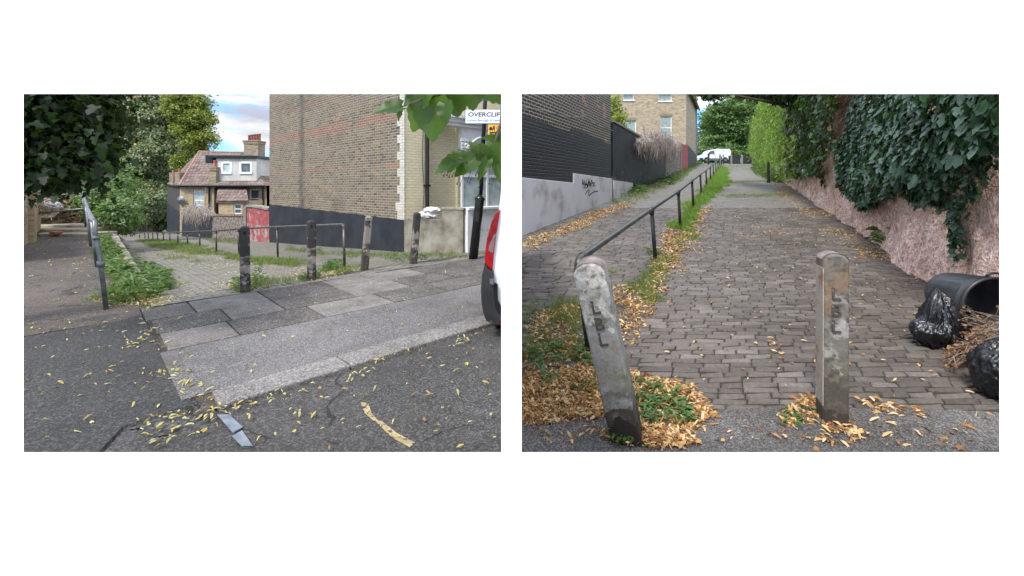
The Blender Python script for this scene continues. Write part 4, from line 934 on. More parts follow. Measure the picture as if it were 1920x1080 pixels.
# near branches of a lime tree at the top right of the left view
m_lf_lime = mat_leaf('lime_leaf', [(.016, .05, .004), (.028, .075, .006), (.045, .11, .01)], .42, .4, .4)
def heart(nx=9, ny=11):
    V = []; F = []
    for j in range(ny):
        v = j/(ny-1); w = .5*math.sin(math.pi*min(1, v*.86+.14)**.8)*(1-.18*v)
        for i in range(nx):
            s = -1+2*i/(nx-1); ser = (.035 if (j % 2) else -.012) if abs(s) == 1 else 0
            x = s*(w+ser*(0 < v < .97)); y = v-.1*(1-abs(s))*(1-v)**2*0+(-.16*(1-v)**3*abs(s)); z = .1*abs(s)*w*2-.16*v*v+.03*math.sin(v*14)*abs(s)*w*2
            V.append((x, y, z))
    for j in range(ny-1):
        for i in range(nx-1): a = j*nx+i; F.append((a, a+1, a+nx+1, a+nx))
    return V, F
HV, HF = heart()
br = thing('lime_branch', 'lime tree branch with big green leaves hanging over the street sign', 'branch', P(900, 120, 1.55))
bo = P(900, 120, 1.55)
def bp(px, py, d): return P(px, py, d)-bo
tw = MB(); tw.tube([bp(900, 60, 1.7), bp(880, 130, 1.55), bp(840, 165, 1.4), bp(780, 190, 1.32), bp(748, 202, 1.3)], [.012, .008, .005, .003, .002], 6)
tw.tube([bp(960-14, 150, 1.7), bp(940, 230, 1.62), bp(925, 275, 1.58), bp(880, 297, 1.55), bp(850, 300, 1.52), bp(826, 306, 1.5)], [.01, .007, .005, .0035, .0025, .0015], 6)
tw.build('twig', m_trunk, br)
LV = [  # base px,py ; tip px,py ; width factor ; depth ; tilt
 (752, 200, 698, 206, .8, 1.3, .5), (755, 202, 742, 228, .7, 1.3, .3), (800, 168, 770, 205, 1.3, 1.34, .2), (812, 186, 806, 268, .98, 1.33, .15), (800, 190, 768, 248, .85, 1.35, -.2),
 (850, 168, 856, 222, 1.2, 1.36, .2), (880, 150, 888, 208, 1.1, 1.42, .1), (925, 150, 922, 196, 1.2, 1.5, .2), (820, 160, 770, 180, 1.0, 1.38, .3), (900, 150, 948, 192, 1.0, 1.45, .2), (790, 150, 790, 200, 1.4, 1.4, .1), (850, 150, 838, 216, 1.3, 1.4, .1), (835, 195, 835, 232, .9, 1.31, .5), (780, 172, 752, 196, 1.0, 1.36, .4),
 (858, 300, 812, 322, .75, 1.5, .3), (850, 298, 835, 325, .9, 1.5, .1), (880, 296, 845, 280, .6, 1.54, .5), (890, 300, 850, 328, .85, 1.5, .2), (905, 292, 880, 262, .8, 1.56, .3), (912, 290, 900, 326, .9, 1.52, .1), (925, 280, 915, 262, .9, 1.6, .2), (935, 265, 905, 255, .8, 1.6, .4),
 (940, 275, 925, 318, .8, 1.55, .1), (915, 300, 896, 338, .5, 1.5, -.2), (938, 300, 925, 330, .9, 1.56, .2), (945, 250, 938, 290, .9, 1.62, .3), (870, 305, 862, 330, .7, 1.5, .4), (900, 280, 935, 300, .7, 1.53, .3), (930, 312, 938, 342, .5, 1.52, .2), (944, 320, 935, 345, .8, 1.6, .2), (860, 308, 840, 318, .5, 1.48, .2)]
C = []; Nn = []; U = []; S = []; Wf = []
lb = MB()
for (x0, y0, x1, y1, wf, d, tl) in LV:
    p, q = bp(x0, y0, d), bp(x1, y1, d+.03*math.sin(x0)); u = q-p; L = u.length; u.normalize()
    nrm = Vector((tl*math.sin(x0*3.), -1, .45+tl)); nrm = (nrm-u*nrm.dot(u)).normalized(); r = u.cross(nrm)
    if y0 > 230 : wf *= 1.0
    lb.add([p+r*(v[0]*L*wf*1.02)+u*(v[1]*L)+nrm*(v[2]*L) for v in HV], HF, random.random())
    lb_ = 0
ll = lb.build('leaves', m_lf_lime, br, smooth=True)
for (x, y) in ((832, 330), (838, 329), (842, 332), (848, 331), (857, 345), (863, 347), (876, 341), (880, 343), (879, 333), (898, 352), (917, 345), (922, 346), (892, 329), (935, 338), (856, 312)):
    p = bp(x, y, 1.5); V = []; r = .0028
    fr_b = MB(); fr_b.tube([p-Vector((0, 0, r)), p-Vector((0, 0, r*.5)), p+Vector((0, 0, r*.5)), p+Vector((0, 0, r)), p+Vector((.004, 0, .01)), p+Vector((.012, 0, .034))], [r*.4, r, r, r*.4, .0007, .0006], 8)
    fr_b.build('seed_pod', m_iron, br, smooth=True)

# ------------------------------------------------------------------ litter, grass and weeds of the left view
m_litL = mat_leaf('fallen_bract_yellow', [(.2, .12, .04), (.42, .3, .08), (.52, .42, .14), (.5, .44, .2), (.4, .4, .16), (.6, .53, .28), (.3, .15, .05)], .7, .2, .3)
m_litR = mat_leaf('fallen_leaf_orange', [(.12, .055, .025), (.3, .14, .055), (.5, .27, .1), (.62, .38, .15), (.68, .48, .23), (.7, .56, .36), (.36, .16, .06), (.2, .1, .05)], .7, .2, .3)
m_grL = mat_leaf('grass_blade', [(.07, .11, .02), (.11, .17, .03), (.17, .23, .05), (.26, .27, .1)], .6, .3)
m_weed = mat_leaf('weed_leaf', [(.045, .1, .028), (.085, .16, .045), (.14, .22, .08)], .5, .3)
m_dry = mat_leaf('dry_leaf', [(.12, .07, .04), (.22, .13, .08), (.33, .22, .14), (.4, .28, .17)], .8, .1)
def pip(poly, x, y):
    c = False; j = len(poly)-1
    for i in range(len(poly)):
        xi, yi = poly[i]; xj, yj = poly[j]
        if (yi > y) != (yj > y) and x < (xj-xi)*(y-yi)/(yj-yi)+xi: c = not c
        j = i
    return c
def zsign(zf): return 1 if zf is globals().get('zR') else -1
def poly_pts(polypx, n, zf, clump=0, seed=0, uniform_px=False):
    """n points on the ground inside the plan outline whose corners are given; clump > 0 gathers them in patches"""
    Wp = [G(px, py, zf) for px, py in polypx]; pl = [(p.x, p.y) for p in Wp]
    xs = [p[0] for p in pl]; ys = [p[1] for p in pl]; o = []; tries = 0; ja = min(.35, .2*min(max(xs)-min(xs), max(ys)-min(ys)))
    while len(o) < n and tries < n*60:
        tries += 1; x = random.uniform(min(xs), max(xs)); y = random.uniform(min(ys), max(ys))
        jn = noise.noise_vector(Vector((x*1.9, y*1.9, seed+.5)))*ja+noise.noise_vector(Vector((x*6, y*6, seed+.5)))*ja*.4
        if not pip(pl, x+jn.x, y+jn.y): continue
        if x*zsign(zf) < .03: continue
        if uniform_px and random.random() > (min(ys)/y)**1.5: continue
        if clump and noise.noise(Vector((x*clump, y*clump, seed)))+random.uniform(-.3, .3) < .02: continue
        o.append((x, y, zf(x, y)))
    return np.array(o).reshape(-1, 3)
T_CURL2 = ([(-.04, 0, .0), (.05, 0, .03), (-.16, .22, .14), (-.02, .28, .22), (-.3, .5, .2), (-.1, .6, .3), (-.26, .85, .08), (-.14, .95, .1)], [(0, 1, 3, 2), (2, 3, 5, 4), (4, 5, 7, 6)])
def litter(name, label, parts, zf, mat, size, kind='stuff', lift=.008, tilt=.35, mix=(T_BRACT, T_CURL, T_CRUMP, T_CURL2, T_BRACT), cat='fallen leaves'):
    Cs = np.concatenate([poly_pts(p[0], p[1], zf, *(p[2:] or ())) for p in parts]); n = len(Cs)
    if not n: return
    sel = rng.integers(0, len(mix), n); vs = []
    root = None; b = MB()
    for k, tm in enumerate(mix):
        C = Cs[sel == k].copy(); m = len(C)
        if not m: continue
        C[:, 2] += lift+rng.random(m)*.012
        Nn = rng.normal(size=(m, 3))*tilt+np.array([0, 0, 1]); ang = rng.random(m)*6.283; U = np.stack([np.cos(ang), np.sin(ang), rng.normal(size=m)*.2], 1)
        S = size*(.55+.8*rng.random(m)); tv = np.array(tm[0])
        Nn /= np.linalg.norm(Nn, axis=1)[:, None]; U = U-Nn*np.sum(U*Nn, 1)[:, None]; U /= np.linalg.norm(U, axis=1)[:, None]; Rr = np.cross(U, Nn)
        if k == 2: S = S*.65
        V = C[:, None]+S[:, None, None]*(tv[None, :, 0:1]*Rr[:, None]+tv[None, :, 1:2]*U[:, None]+tv[None, :, 2:3]*Nn[:, None])
        rr = rng.random(m)
        for j in range(m): b.add(V[j], tm[1], float(rr[j]))
    o = b.build(name, mat); return tag(o, label, cat, None, kind)
def grass(name, label, parts, zf, mat, h, kind='stuff', cat='grass', lean=.45, tmpl=T_BLADE, per=7, spread_=.03):
    Cs = np.concatenate([poly_pts(p[0], p[1], zf, *(p[2:] or ())) for p in parts]); n = len(Cs)
    Cs = np.repeat(Cs, per, 0)+np.concatenate([rng.normal(size=(n*per, 2))*spread_, np.zeros((n*per, 1))], 1); n = len(Cs)
    U = rng.normal(size=(n, 3))*lean+np.array([0, 0, 1]); Nn = rng.normal(size=(n, 3)); Cs[:, 2] -= .01
    o = scatter(name, mat, Cs, Nn, U, h*(.4+.8*rng.random(n)), tmpl, None); return tag(o, label, cat, None, kind)
def weeds(name, label, parts, zf, mat, size, cat='weeds', per=9, up=.55, tmpl=T_BROAD, kind='stuff', hgt=.0):
    Cs = np.concatenate([poly_pts(p[0], p[1], zf, *(p[2:] or ())) for p in parts]); n = len(Cs)
    sz = np.repeat(size*(.5+.9*rng.random(n)), per); C = np.repeat(Cs, per, 0); m = len(C)
    ang = rng.random(m)*6.283; el = .15+rng.random(m)*1.1*up*1.6; U = np.stack([np.cos(ang)*np.cos(el), np.sin(ang)*np.cos(el), np.sin(el)], 1)
    Nn = np.array([0, 0, 1.])+rng.normal(size=(m, 3))*.25; C = C+np.array([0, 0, .01])+U*rng.random(m)[:, None]*sz[:, None]*.6+np.array([0, 0, 1.])*hgt*rng.random(m)[:, None]
    o = scatter(name, mat, C, Nn, U, sz, tmpl, None, np.clip(np.repeat(rng.random(n), per)*.5+rng.random(m)*.5, 0, 1)); return tag(o, label, cat, None, kind)
z0f = lambda x, y: 0.0
zroad = lambda x, y: -.02
litter('fallen_leaves', 'yellow lime bracts scattered over the asphalt, slabs and road of the left view', [
    ([(44, 600), (260, 585), (400, 735), (420, 848), (44, 848)], 130), ([(270, 590), (600, 540), (900, 500), (905, 585), (400, 735)], 100), ([(400, 770), (905, 640), (938, 640), (938, 848), (430, 848)], 85),
    ([(265, 605), (280, 603), (340, 720), (400, 765), (380, 800), (330, 740), (290, 680)], 90), ([(240, 790), (400, 765), (405, 820), (300, 840)], 60),
    ([(410, 772), (650, 705), (905, 615), (905, 628), (650, 722), (415, 790)], 80), ([(44, 440), (165, 440), (190, 560), (44, 600)], 160), ([(140, 450), (165, 450), (195, 560), (170, 570)], 90)], z0f, m_litL, .046)
litter('fallen_leaves', 'yellow leaf litter along the back edge of the paving and on the cobbled lane', [
    ([(200, 585), (270, 580), (460, 548), (590, 527), (700, 505), (700, 498), (470, 520), (330, 560), (215, 560)], 620, 1.3, 3), ([(195, 575), (300, 575), (310, 560), (210, 540)], 420),
    ([(240, 470), (420, 480), (600, 500), (450, 545), (300, 570), (290, 520)], 620, 1.2, 5), ([(235, 455), (420, 470), (420, 480), (250, 480)], 300, .7, 5)], zL, m_litL, .055)
grass('grass', 'rough green grass strip under the lane railing and along the walls, left view', [
    ([(262, 449), (330, 452), (400, 466), (410, 478), (360, 478), (280, 462)], 2600), ([(400, 474), (480, 484), (540, 490), (560, 500), (500, 498), (420, 482)], 700), ([(510, 486), (570, 486), (575, 500), (520, 504)], 330),
    ([(380, 447), (460, 452), (460, 458), (400, 456)], 300), ([(530, 465), (640, 476), (640, 482), (540, 470)], 160), ([(640, 474), (760, 478), (870, 474), (872, 483), (760, 486), (650, 482)], 380),
    ([(250, 470), (420, 492), (410, 498), (250, 480)], 120, .8, 2), ([(600, 500), (680, 500), (660, 512), (590, 512)], 160), ([(440, 548), (580, 530), (580, 520), (450, 530)], 150)], zL, m_grL, .13)
grass('grass', 'bright bank of grass below the left railing beside the raised path', [
    ([(188, 470), (205, 465), (240, 500), (262, 500), (300, 535), (300, 560), (230, 575), (195, 540)], 900), ([(178, 445), (200, 442), (225, 480), (195, 490)], 300)], zL, m_grL, .16)
weeds('weeds', 'broad-leaved green weeds on the bank beside the left railing', [
    ([(195, 500), (235, 497), (275, 505), (302, 530), (300, 560), (240, 575), (205, 545)], 230), ([(178, 448), (195, 446), (220, 480), (190, 490)], 110), ([(47, 430), (62, 436), (68, 448), (48, 450)], 60)], zL, m_weed, .11, hgt=.14)
weeds('weeds', 'small weeds sprouting round the four bollards and along the black wall foot', [
    ([(440, 552), (480, 545), (500, 530), (470, 520), (445, 530)], 60), ([(598, 512), (640, 508), (640, 494), (610, 495)], 60), ([(570, 530), (600, 522), (596, 514), (575, 514)], 30), ([(535, 465), (760, 480), (760, 484), (560, 474)], 60),
    ([(380, 446), (440, 450), (440, 456), (385, 453)], 60), ([(770, 495), (800, 488), (798, 482), (740, 486), (720, 492)], 40)], zL, m_weed, .055, hgt=.09)
weeds('weeds', 'thin upright weed stem beside the leftmost black bollard', [([(483, 541), (487, 541), (487, 538), (483, 538)], 10)], zL, m_weed, .05, hgt=.32)
# rubbish heap and yellow wall at the far left
heap = thing('rubbish_heap', 'heap of dead twigs and rubbish behind the far railing of the left path', 'rubbish heap', P(112, 425, 16.2))
ho = P(112, 425, 16.2)
b = MB(); lumpy(b, (0, 0, .3), (1.5, 1.2, .85), 4, 5, .4, 9); b.build('mound', m_soil, heap)
n = 2600; dd = rng.normal(size=(n, 3)); dd /= np.linalg.norm(dd, axis=1)[:, None]; dd[:, 2] = abs(dd[:, 2]); C = dd*np.array([1.55, 1.25, 1.0])+np.array([0, 0, .2])
scatter('dead_leaves', m_dry, C, dd+rng.normal(size=(n, 3))*.6, rng.normal(size=(n, 3)), .1+.16*rng.random(n), T_CRUMP, heap)
b = MB()
for i in range(60):
    p = Vector((random.uniform(-1.3, 1.3), random.uniform(-1.3, -.2), random.uniform(.3, 1.1))); q = p+Vector((random.uniform(-.6, .6), random.uniform(-.3, .3), random.uniform(-.2, .25))); b.tube([p, p.lerp(q, .5)+Vector((0, 0, .06)), q], [.012, .01, .005], 5)
b.build('twigs', m_twig, heap)
b = MB(); lumpy(b, (0, 0, 0), (.3, .15, .13), 9, 4, .5, 6); pg = P(95, 386, 14.2); o = b.build('plastic_bag', m_sack, smooth=True, loc=pg); tag(o, 'small white plastic bag lying on the rubbish heap', 'bag')
FY = Frame((-10.5, 8.7), (-15.9, 14.4)); ry = FY.root('yellow_brick_wall', 'yellow brick garden wall with a pier at the far left edge', 'wall')
b = MB(); tps = FY.pts([(40, 336), (62, 336), (76, 337)]); b.prism([(0, -.3), (FY.L, -.3), (FY.L, 1.8), (0, 1.8)], 0, .25); b.build('wall', m_yellow2, ry)
b = MB(); s = FY.px(53); b.box(s, s+.5, -.12, 0, -.3, 1.8); b.build('pier', m_yellow2, ry)
b = MB(); steps = [((60, 437), (160, 436), .0), ((66, 430), (158, 428), 0)]
for i, (yy, z1) in enumerate(((13.6, .1), (14.1, .19), (14.7, .28))):
    b.box(P(56, 0, yy).x, P(172-6*i, 0, yy).x, yy, yy+.9, -.2, z1)
tag(b.build('steps', mat_plain('worn_yellow_stone', [(.2, .17, .12), (.36, .32, .24)], 3, .9, 30, .01), bevel=.03), 'worn pale stone steps at the end of the raised path', 'steps')
tag(MB().box(-14.6, -14.4, 13.45, 13.7, .1, .18).build('brick', m_terra, bevel=.01), 'single red brick left on the worn steps', 'brick')
# retaining edge between left path and lane
b = MB(); n = 40
V = []
for i in range(n+1):
    nn_ = 8.8+12*i/n
    for (u, z) in ((.62, -1.2), (.60, -.02), (.64, .03), (.74, .01), (.80, -1.2)):
        p = UN(u, nn_); jj = .03*noise.noise(Vector((nn_*3, u*9, 0))); V.append((p.x+jj, p.y, z+jj))
b.add(V, [(i*5+k, (i+1)*5+k, (i+1)*5+k+1, i*5+k+1) for i in range(n) for k in range(4)]); tag(b.build('retaining_wall', m_conc), 'low crumbling concrete retaining wall under the bush, between raised path and lane', 'wall')
# dead vine draped over the black wall (left view) : many hanging dry stems
m_vine = mat_leaf('dead_vine', [(.22, .18, .15), (.38, .32, .29), (.48, .42, .39)], .9, .05)
def vine(name, label, F, px0, px1, pytop, spanpx, n, out, parent=None, L0=.8, thick=.008):
    b = MB(); lo, hi = sorted((F.px(px0), F.px(px1)))
    for i in range(n):
        t = random.random(); s = lo+(hi-lo)*t; hump = math.sin(math.pi*min(1, max(0, t)))**.6*(.75+.5*noise.noise(Vector((t*6, 1, 2)))); zt = F.px(px0+(px1-px0)*t, pytop)[1]
        p = Vector((s, random.uniform(-out*.8, .15), zt+hump*spanpx*random.random())); v = Vector((random.uniform(-1, 1), random.uniform(-.6, .2), random.uniform(-.4, .9))); k = 8; pts = [p]
        L = L0*(.3+.8*random.random()**1.5)*(.4+.7*hump)
        for q in range(k):
            v = (v+Vector((random.uniform(-.9, .9), random.uniform(-.4, .4), random.uniform(-.4, .4)-.1-.1*q))).normalized(); p = p+v*L/k; p.y = max(-out*1.2, min(-.01 if p.z < zt else .2, p.y)); pts.append(p)
        b.tube([F.world(*p_) for p_ in pts], [thick*(1-.6*q/k) for q in range(k+1)], 3, cap=False)
    return tag(b.build(name, m_vine), label, 'vine')
vine('dead_vine', 'mound of dead greyish vine stems on the far black yard wall, left view', F3, 352, 400, 402, .5, 1100, .35, L0=1.1, thick=.013)
# ================================================================== RIGHT VIEW
def clampR(x, y): return (max(x, .03), y, zR(x, y)-.03)
grid('ground', m_grassg, lin(.03, 90, 80), [1.03, 2, 3, 3.5]+lin(4, 50, 46)+lin(52, 62, 8)+[70, 100, 140], lambda x, y: (x, y, zR(x, y)-.05))
sheet_ = MB(); V = []; nxr = 90
for k in range(nxr+1):
    x = .03+5.0*k/nxr; e = 3.06+.05*noise.noise(Vector((x*3, 0, 0)))+.035*noise.noise(Vector((x*11, 0, 2)))-.05*sm((x-2.5)/1.5); V += [(x, 1.03, 0), (x, 2.7, 0), (x, e-.02, zR(x, e)+.014), (x, e, zR(x, e)-.01)]
sheet_.add(V, [(4*k+j, 4*k+4+j, 4*k+5+j, 4*k+1+j) for k in range(nxr) for j in range(3)]); tag(sheet_.build('road', m_asphR), kind='structure')
RX = lambda y: .707+.5175*(y-3.9)      # line of the railing
WX = lambda y: 6.36+.52*(y-6.7)        # foot of the ivy wall
# real setts close to the camera, shader setts far up the hill
m_sett, t_, b_ = new_mat('granite_setts'); co = objco(t_); at = N_(t_, 'ShaderNodeAttribute', attribute_name='rnd').outputs['Fac']
c = ramp(t_, at, [(0, (.074, .062, .052)), (.4, (.095, .081, .069)), (.8, (.117, .102, .088)), (1, (.15, .134, .118))])
c = mixc(t_, .75, c, ramp(t_, nz(t_, co, 38, 5, .7), [(.3, (.55, .55, .55)), (.7, (1.4, 1.4, 1.4))]), 'MULTIPLY')
c = mixc(t_, .6, c, ramp(t_, nz(t_, co, .8, 3, .6), [(.35, (.62, .6, .56)), (.65, (1.25, 1.25, 1.27))]), 'MULTIPLY')
t_.links.new(c, b_.inputs['Base Color']); b_.inputs['Roughness'].default_value = .62; bump(t_, b_, nz(t_, co, 70, 4, .7), .006, .9)
m_joint = mat_plain('joint_dirt', [(.022, .018, .014), (.04, .032, .025), (.035, .036, .018)], 3.5, .95, 60, .006)
b = MB(); y = 3.06; row = 0
while y < 13:
    hrow = (.072+.006*(y-3))*random.uniform(.92, 1.08); x = .03+random.uniform(-.25, 0); x1 = WX(y)+.15
    while x < x1:
        w = .235*random.uniform(.72, 1.25); g = .005
        if x+w > .035 and x > .0:
            z = zR(x, y)+random.uniform(-.004, .006); t1, t2 = random.uniform(-.006, .006), random.uniform(-.006, .006); sk = random.uniform(-.006, .006); wv = lambda q: .018*noise.noise(Vector((q*.8, row*.11, 0)))+.012*noise.noise(Vector((q*2.4, row*.15, 4))); w1, w2 = wv(x), wv(x+w); wy = 0
            xa, xb, ya, yb = max(.03, x+g), x+w-g, y+g*1.9+wy, y+hrow-g*1.5+wy; sl = .094*(yb-ya); e = .012; zt_ = [z-t1+sk, z+t1-sk, z+sl+t2, z+sl-t2]
            jj = [random.uniform(-.003, .003) for _ in range(8)]
            sh = .5175*(yb-ya); o4 = [(xa+jj[0], ya+jj[1]+w1), (xb+jj[2], ya+jj[3]+w2), (xb+jj[4]+sh, yb+jj[5]+w2), (xa+jj[6]+sh, yb+jj[7]+w1)]
            cxm, cym = (xa+xb)/2, (ya+yb)/2
            V = [(p[0], p[1], zz-.022) for p, zz in zip(o4, zt_)]
            V += [(p[0], p[1], zz-.009) for p, zz in zip(o4, zt_)]
            V += [(p[0]+math.copysign(e, cxm-p[0]), p[1]+math.copysign(e*.8, cym-p[1]), zz) for p, zz in zip(o4, zt_)]
            F_ = [(8, 9, 10, 11)]+[(k, (k+1) % 4, (k+1) % 4+4, k+4) for k in range(4)]+[(k+4, (k+1) % 4+4, (k+1) % 4+8, k+8) for k in range(4)]
            b.add(V, F_)
        x += w
    y += hrow; row += 1
tag(b.build('cobbled_path', m_sett), kind='structure')
def pathsheet(name, mat, ys, xf0, xf1, dz, nx=14):
    b = MB(); V = []
    for y in ys:
        for i in range(nx+1):
            x = xf0(y)+(xf1(y)-xf0(y))*i/nx; V.append((x, y, zR(x, y)+dz+.012*noise.noise(Vector((x, y, 7)))*(1 if y > 13 else 0)))
    b.add(V, [(j*(nx+1)+i, j*(nx+1)+i+1, (j+1)*(nx+1)+i+1, (j+1)*(nx+1)+i) for j in range(len(ys)-1) for i in range(nx)]); return tag(b.build(name, mat), kind='structure')
pathsheet('joint_soil', m_joint, lin(3.0, 13.2, 20), lambda y: .03, lambda y: WX(y)+.2, -.014)
m_setR = mat_setts('distant_setts', .27, .105, .022, 0, cols=((.13, .12, .11), (.22, .21, .195), (.17, .16, .15)), mortar=(.05, .045, .038), moss=(.12, .13, .06), ma=.56)
pathsheet('cobbled_path', m_setR, lin(13.0, 46, 60), lambda y: .2+.55*(y-9.1)-.5, lambda y: WX(y)+.3, 0)
# cross strips worn in the upper path
# ------------------------------------------------------------------ black building
A_ = (.05, 8.83); B_ = (3.48, 15.05)
FB = Frame(A_, B_); rb = FB.root('black_brick_building', 'black painted brick building with a pale rendered foot, left edge of the right view', 'building')
b = MB(); b.prism([(0, -.3), (FB.L, .3), (FB.L, 6.2), (0, 6.2)], 0, 2.5 if False else .3); b.build('wall', m_blackbrick, rb)
b = MB(); b.prism([(-.0, FB.px(978, 212)[1])]+FB.pts([(1000, 222), (1067, 247), (1072, 240), (1100, 250)])+[(FB.L-.01, FB.px(1147, 272)[1]), (FB.L-.01, .3), (0, -.3)], -.014, .02); b.build('painted_base', m_blackbrick2, rb)
pl = FB.pts([(978, 333), (1073, 343), (1073, 325), (1149, 335)]); e1 = (FB.L, pl[-1][1]-.02)
low = [(FB.L*(1-i/12), FB.gz(FB.L*(1-i/12), zR)-.15) for i in range(13)]
b = MB(); b.prism(([(0, pl[0][1])]+pl[:-1]+[(FB.L, FB.px(1147, 335)[1])]+low), -.06, .02); b.build('rendered_base', m_basewhite, rb, bevel=.012)
b = MB(); pw = FB.pts([(978, 201), (1010, 206), (1040, 214), (1060, 219), (1085, 220), (1095, 217)]); b.tube([(p[0], -.05, p[1]) for p in pw], .009, 5)
pw = FB.pts([(1100, 222), (1120, 236), (1147, 245)]); b.tube([(p[0], -.05, p[1]) for p in pw], .009, 5); b.build('cable', m_galv, rb)
b = MB()
for st in ([(1088, 336), (1089, 348), (1091, 337), (1093, 350), (1096, 337)], [(1094, 340), (1098, 351), (1100, 338), (1101, 349)], [(1100, 336), (1104, 350), (1105, 338), (1109, 346)], [(1104, 344), (1112, 342), (1107, 349), (1113, 347)], [(1087, 343), (1096, 346), (1106, 343)], [(1090, 352), (1097, 352), (1099, 341)],
           [(1094, 364), (1097, 358), (1101, 357), (1100, 363), (1101, 367), (1106, 362), (1112, 358), (1117, 359)]):
    pw = FB.pts(st); b.tube([(p[0], -.0615, p[1]) for p in pw], .014, 5)
b.build('graffiti', m_text, rb)
# yard wall, rubble wall, red wall etc. up the hill
def wall_R(pa, pb, name, label, top, mat, cop=None, base=-.3, y1=.25, off=0, ld=None):
    A0 = ld or (Vector(A_), (Vector(B_)-Vector(A_)).normalized())
    def pt(px): a = (px-CX)/FPX; t = (a*A0[0].y-A0[0].x)/(A0[1].x-a*A0[1].y); return A0[0]+A0[1]*t
    F = Frame(pt(pa), pt(pb)); r = F.root(name, label, 'wall'); tp = F.pts(top)
    low = [(F.L*(1-i/12), F.gz(F.L*(1-i/12), zR)+base) for i in range(13)]
    b = MB(); b.prism(tp+low, off, y1); b.build('wall', mat, r)
    if cop:
        b = MB()
        for i in range(len(tp)-1): p, q = tp[i], tp[i+1]; b.prism([(p[0], p[1]+.003), (q[0], q[1]+.003), (q[0], q[1]+.08), (p[0], p[1]+.08)], off-.05, y1+.05)
        b.build('coping', cop, r)
    return F, r
m_blackst = mat_patchy('streaked_black_paint', [((.028, .032, .042), 2, 0, 0, 0), ((.12, .12, .11), 4.5, .6, 0, 2.3), ((.012, .013, .018), 1.6, .55, -2, 9)], rough=.6)
FR1, rr1 = wall_R(1149, 1248, 'black_wall', 'tall black painted yard wall between the black building and the dead vine, right view', [(1149.5, 229), (1190, 252), (1248, 282)], m_blackst, m_copn)
b = MB(); q = [FR1.px(1150, 338), FR1.px(1184, 343), FR1.px(1184, 356)]; g0_ = (0.01, FR1.gz(0, zR)-.1); g1__ = (q[2][0], FR1.gz(q[2][0], zR)-.1)
b.prism([(.01, q[0][1]), q[1], g1__, g0_][::1], -.06, .01); b.build('rendered_foot', m_basewhite, rr1)
FR2, rr2 = wall_R(1248.4, 1276, 'rubble_wall', 'pale rubble stone wall section beyond the black yard wall, right view', [(1248.4, 270), (1262, 271), (1276, 274)], m_rubble, m_copn)
FR3, rr3 = wall_R(1276.3, 1290, 'red_wall', 'short red painted wall with a concrete post, up the hill in the right view', [(1276.3, 268), (1279, 268), (1279.2, 270), (1290, 272)], m_redpaint)
b = MB(); b.box(0, .35, -.04, .2, 2, FR3.px(1278, 267)[1]); b.build('post', m_copn, rr3)
FR4, rr4 = wall_R(1290.3, 1305.5, 'black_wall', 'black foot wall of the farthest brick gable, next to the red wall at the hilltop', [(1290.3, 272), (1305.5, 290)], m_black)
vine('dead_vine', 'pinkish-grey dead vine spilling over the tall black yard wall, right view', FR1, 1190, 1247.5, 268, .48, 1900, .5, L0=1.5, thick=.012)
vine('dead_vine', 'thin start of dead vine on the rubble wall top, right view', FR2, 1248.6, 1266, 272, .3, 420, .4, L0=1.2, thick=.012)
# ------------------------------------------------------------------ yellow brick house
YH = 36.0
HR = thing('yellow_brick_house', 'three storey yellow brick house with white sash windows, behind the black yard wall', 'house', (P(1145, 0, YH).x, YH, 2.6)); ho2 = Vector((P(1145, 0, YH).x, YH, 2.6))
def hh(px0, px1, py1, py0): return ((px0-CX)/FPX*YH-ho2.x, (px1-CX)/FPX*YH-ho2.x, EYE-(py1-HY)/FPX*YH-2.6, EYE-(py0-HY)/FPX*YH-2.6)
wins = [hh(1170, 1193, 250, 225), hh(1238, 1260, 262, 217), hh(1168, 1189, 188, 150), hh(1235, 1260, 190, 150)]
x1 = (1286.5-CX)/FPX*YH-ho2.x; x0 = -.9
b = MB(); wall_holes(b, x0, x1, -2, 7.4, wins, 0, .15); b.add([(x1, 0, -2), (x1+5.3, 10.4, -2), (x1+5.3, 10.4, 7.4), (x1, 0, 7.4)], [(0, 1, 2, 3)]); b.add([(x0, 0, -2), (x0, 0, 7.4), (x0, 8, 7.4), (x0, 8, -2)], [(0, 1, 2, 3)])
m_yh = mat_brick('hill_house_brick', [(.26, .2, .13), (.42, .33, .21), (.33, .26, .17), (.48, .39, .26), (.2, .15, .1)], (.42, .39, .32), bw=.24, bh=.085, mo=.014, dirt=(.2, .17, .13), dscale=.5, dlo=.58, dhi=.8, bands=[(1.0, 1.12, (.35, .14, .09)), (4.2, 4.32, (.35, .14, .09))])
b.build('wall', m_yh, HR)
m_curt = mat_plain('grey_green_net', [(.22, .28, .27), (.4, .47, .45)], 9, .8, 30, 0)
m_lint = mat_plain('lintel_brick', [(.2, .14, .09), (.34, .25, .16)], 14)
m_ghp = mat_plain('grey_green_pane', [(.18, .24, .23), (.4, .5, .48)], 6, .12, 30, 0)  # mottled grey-green colour of the panes
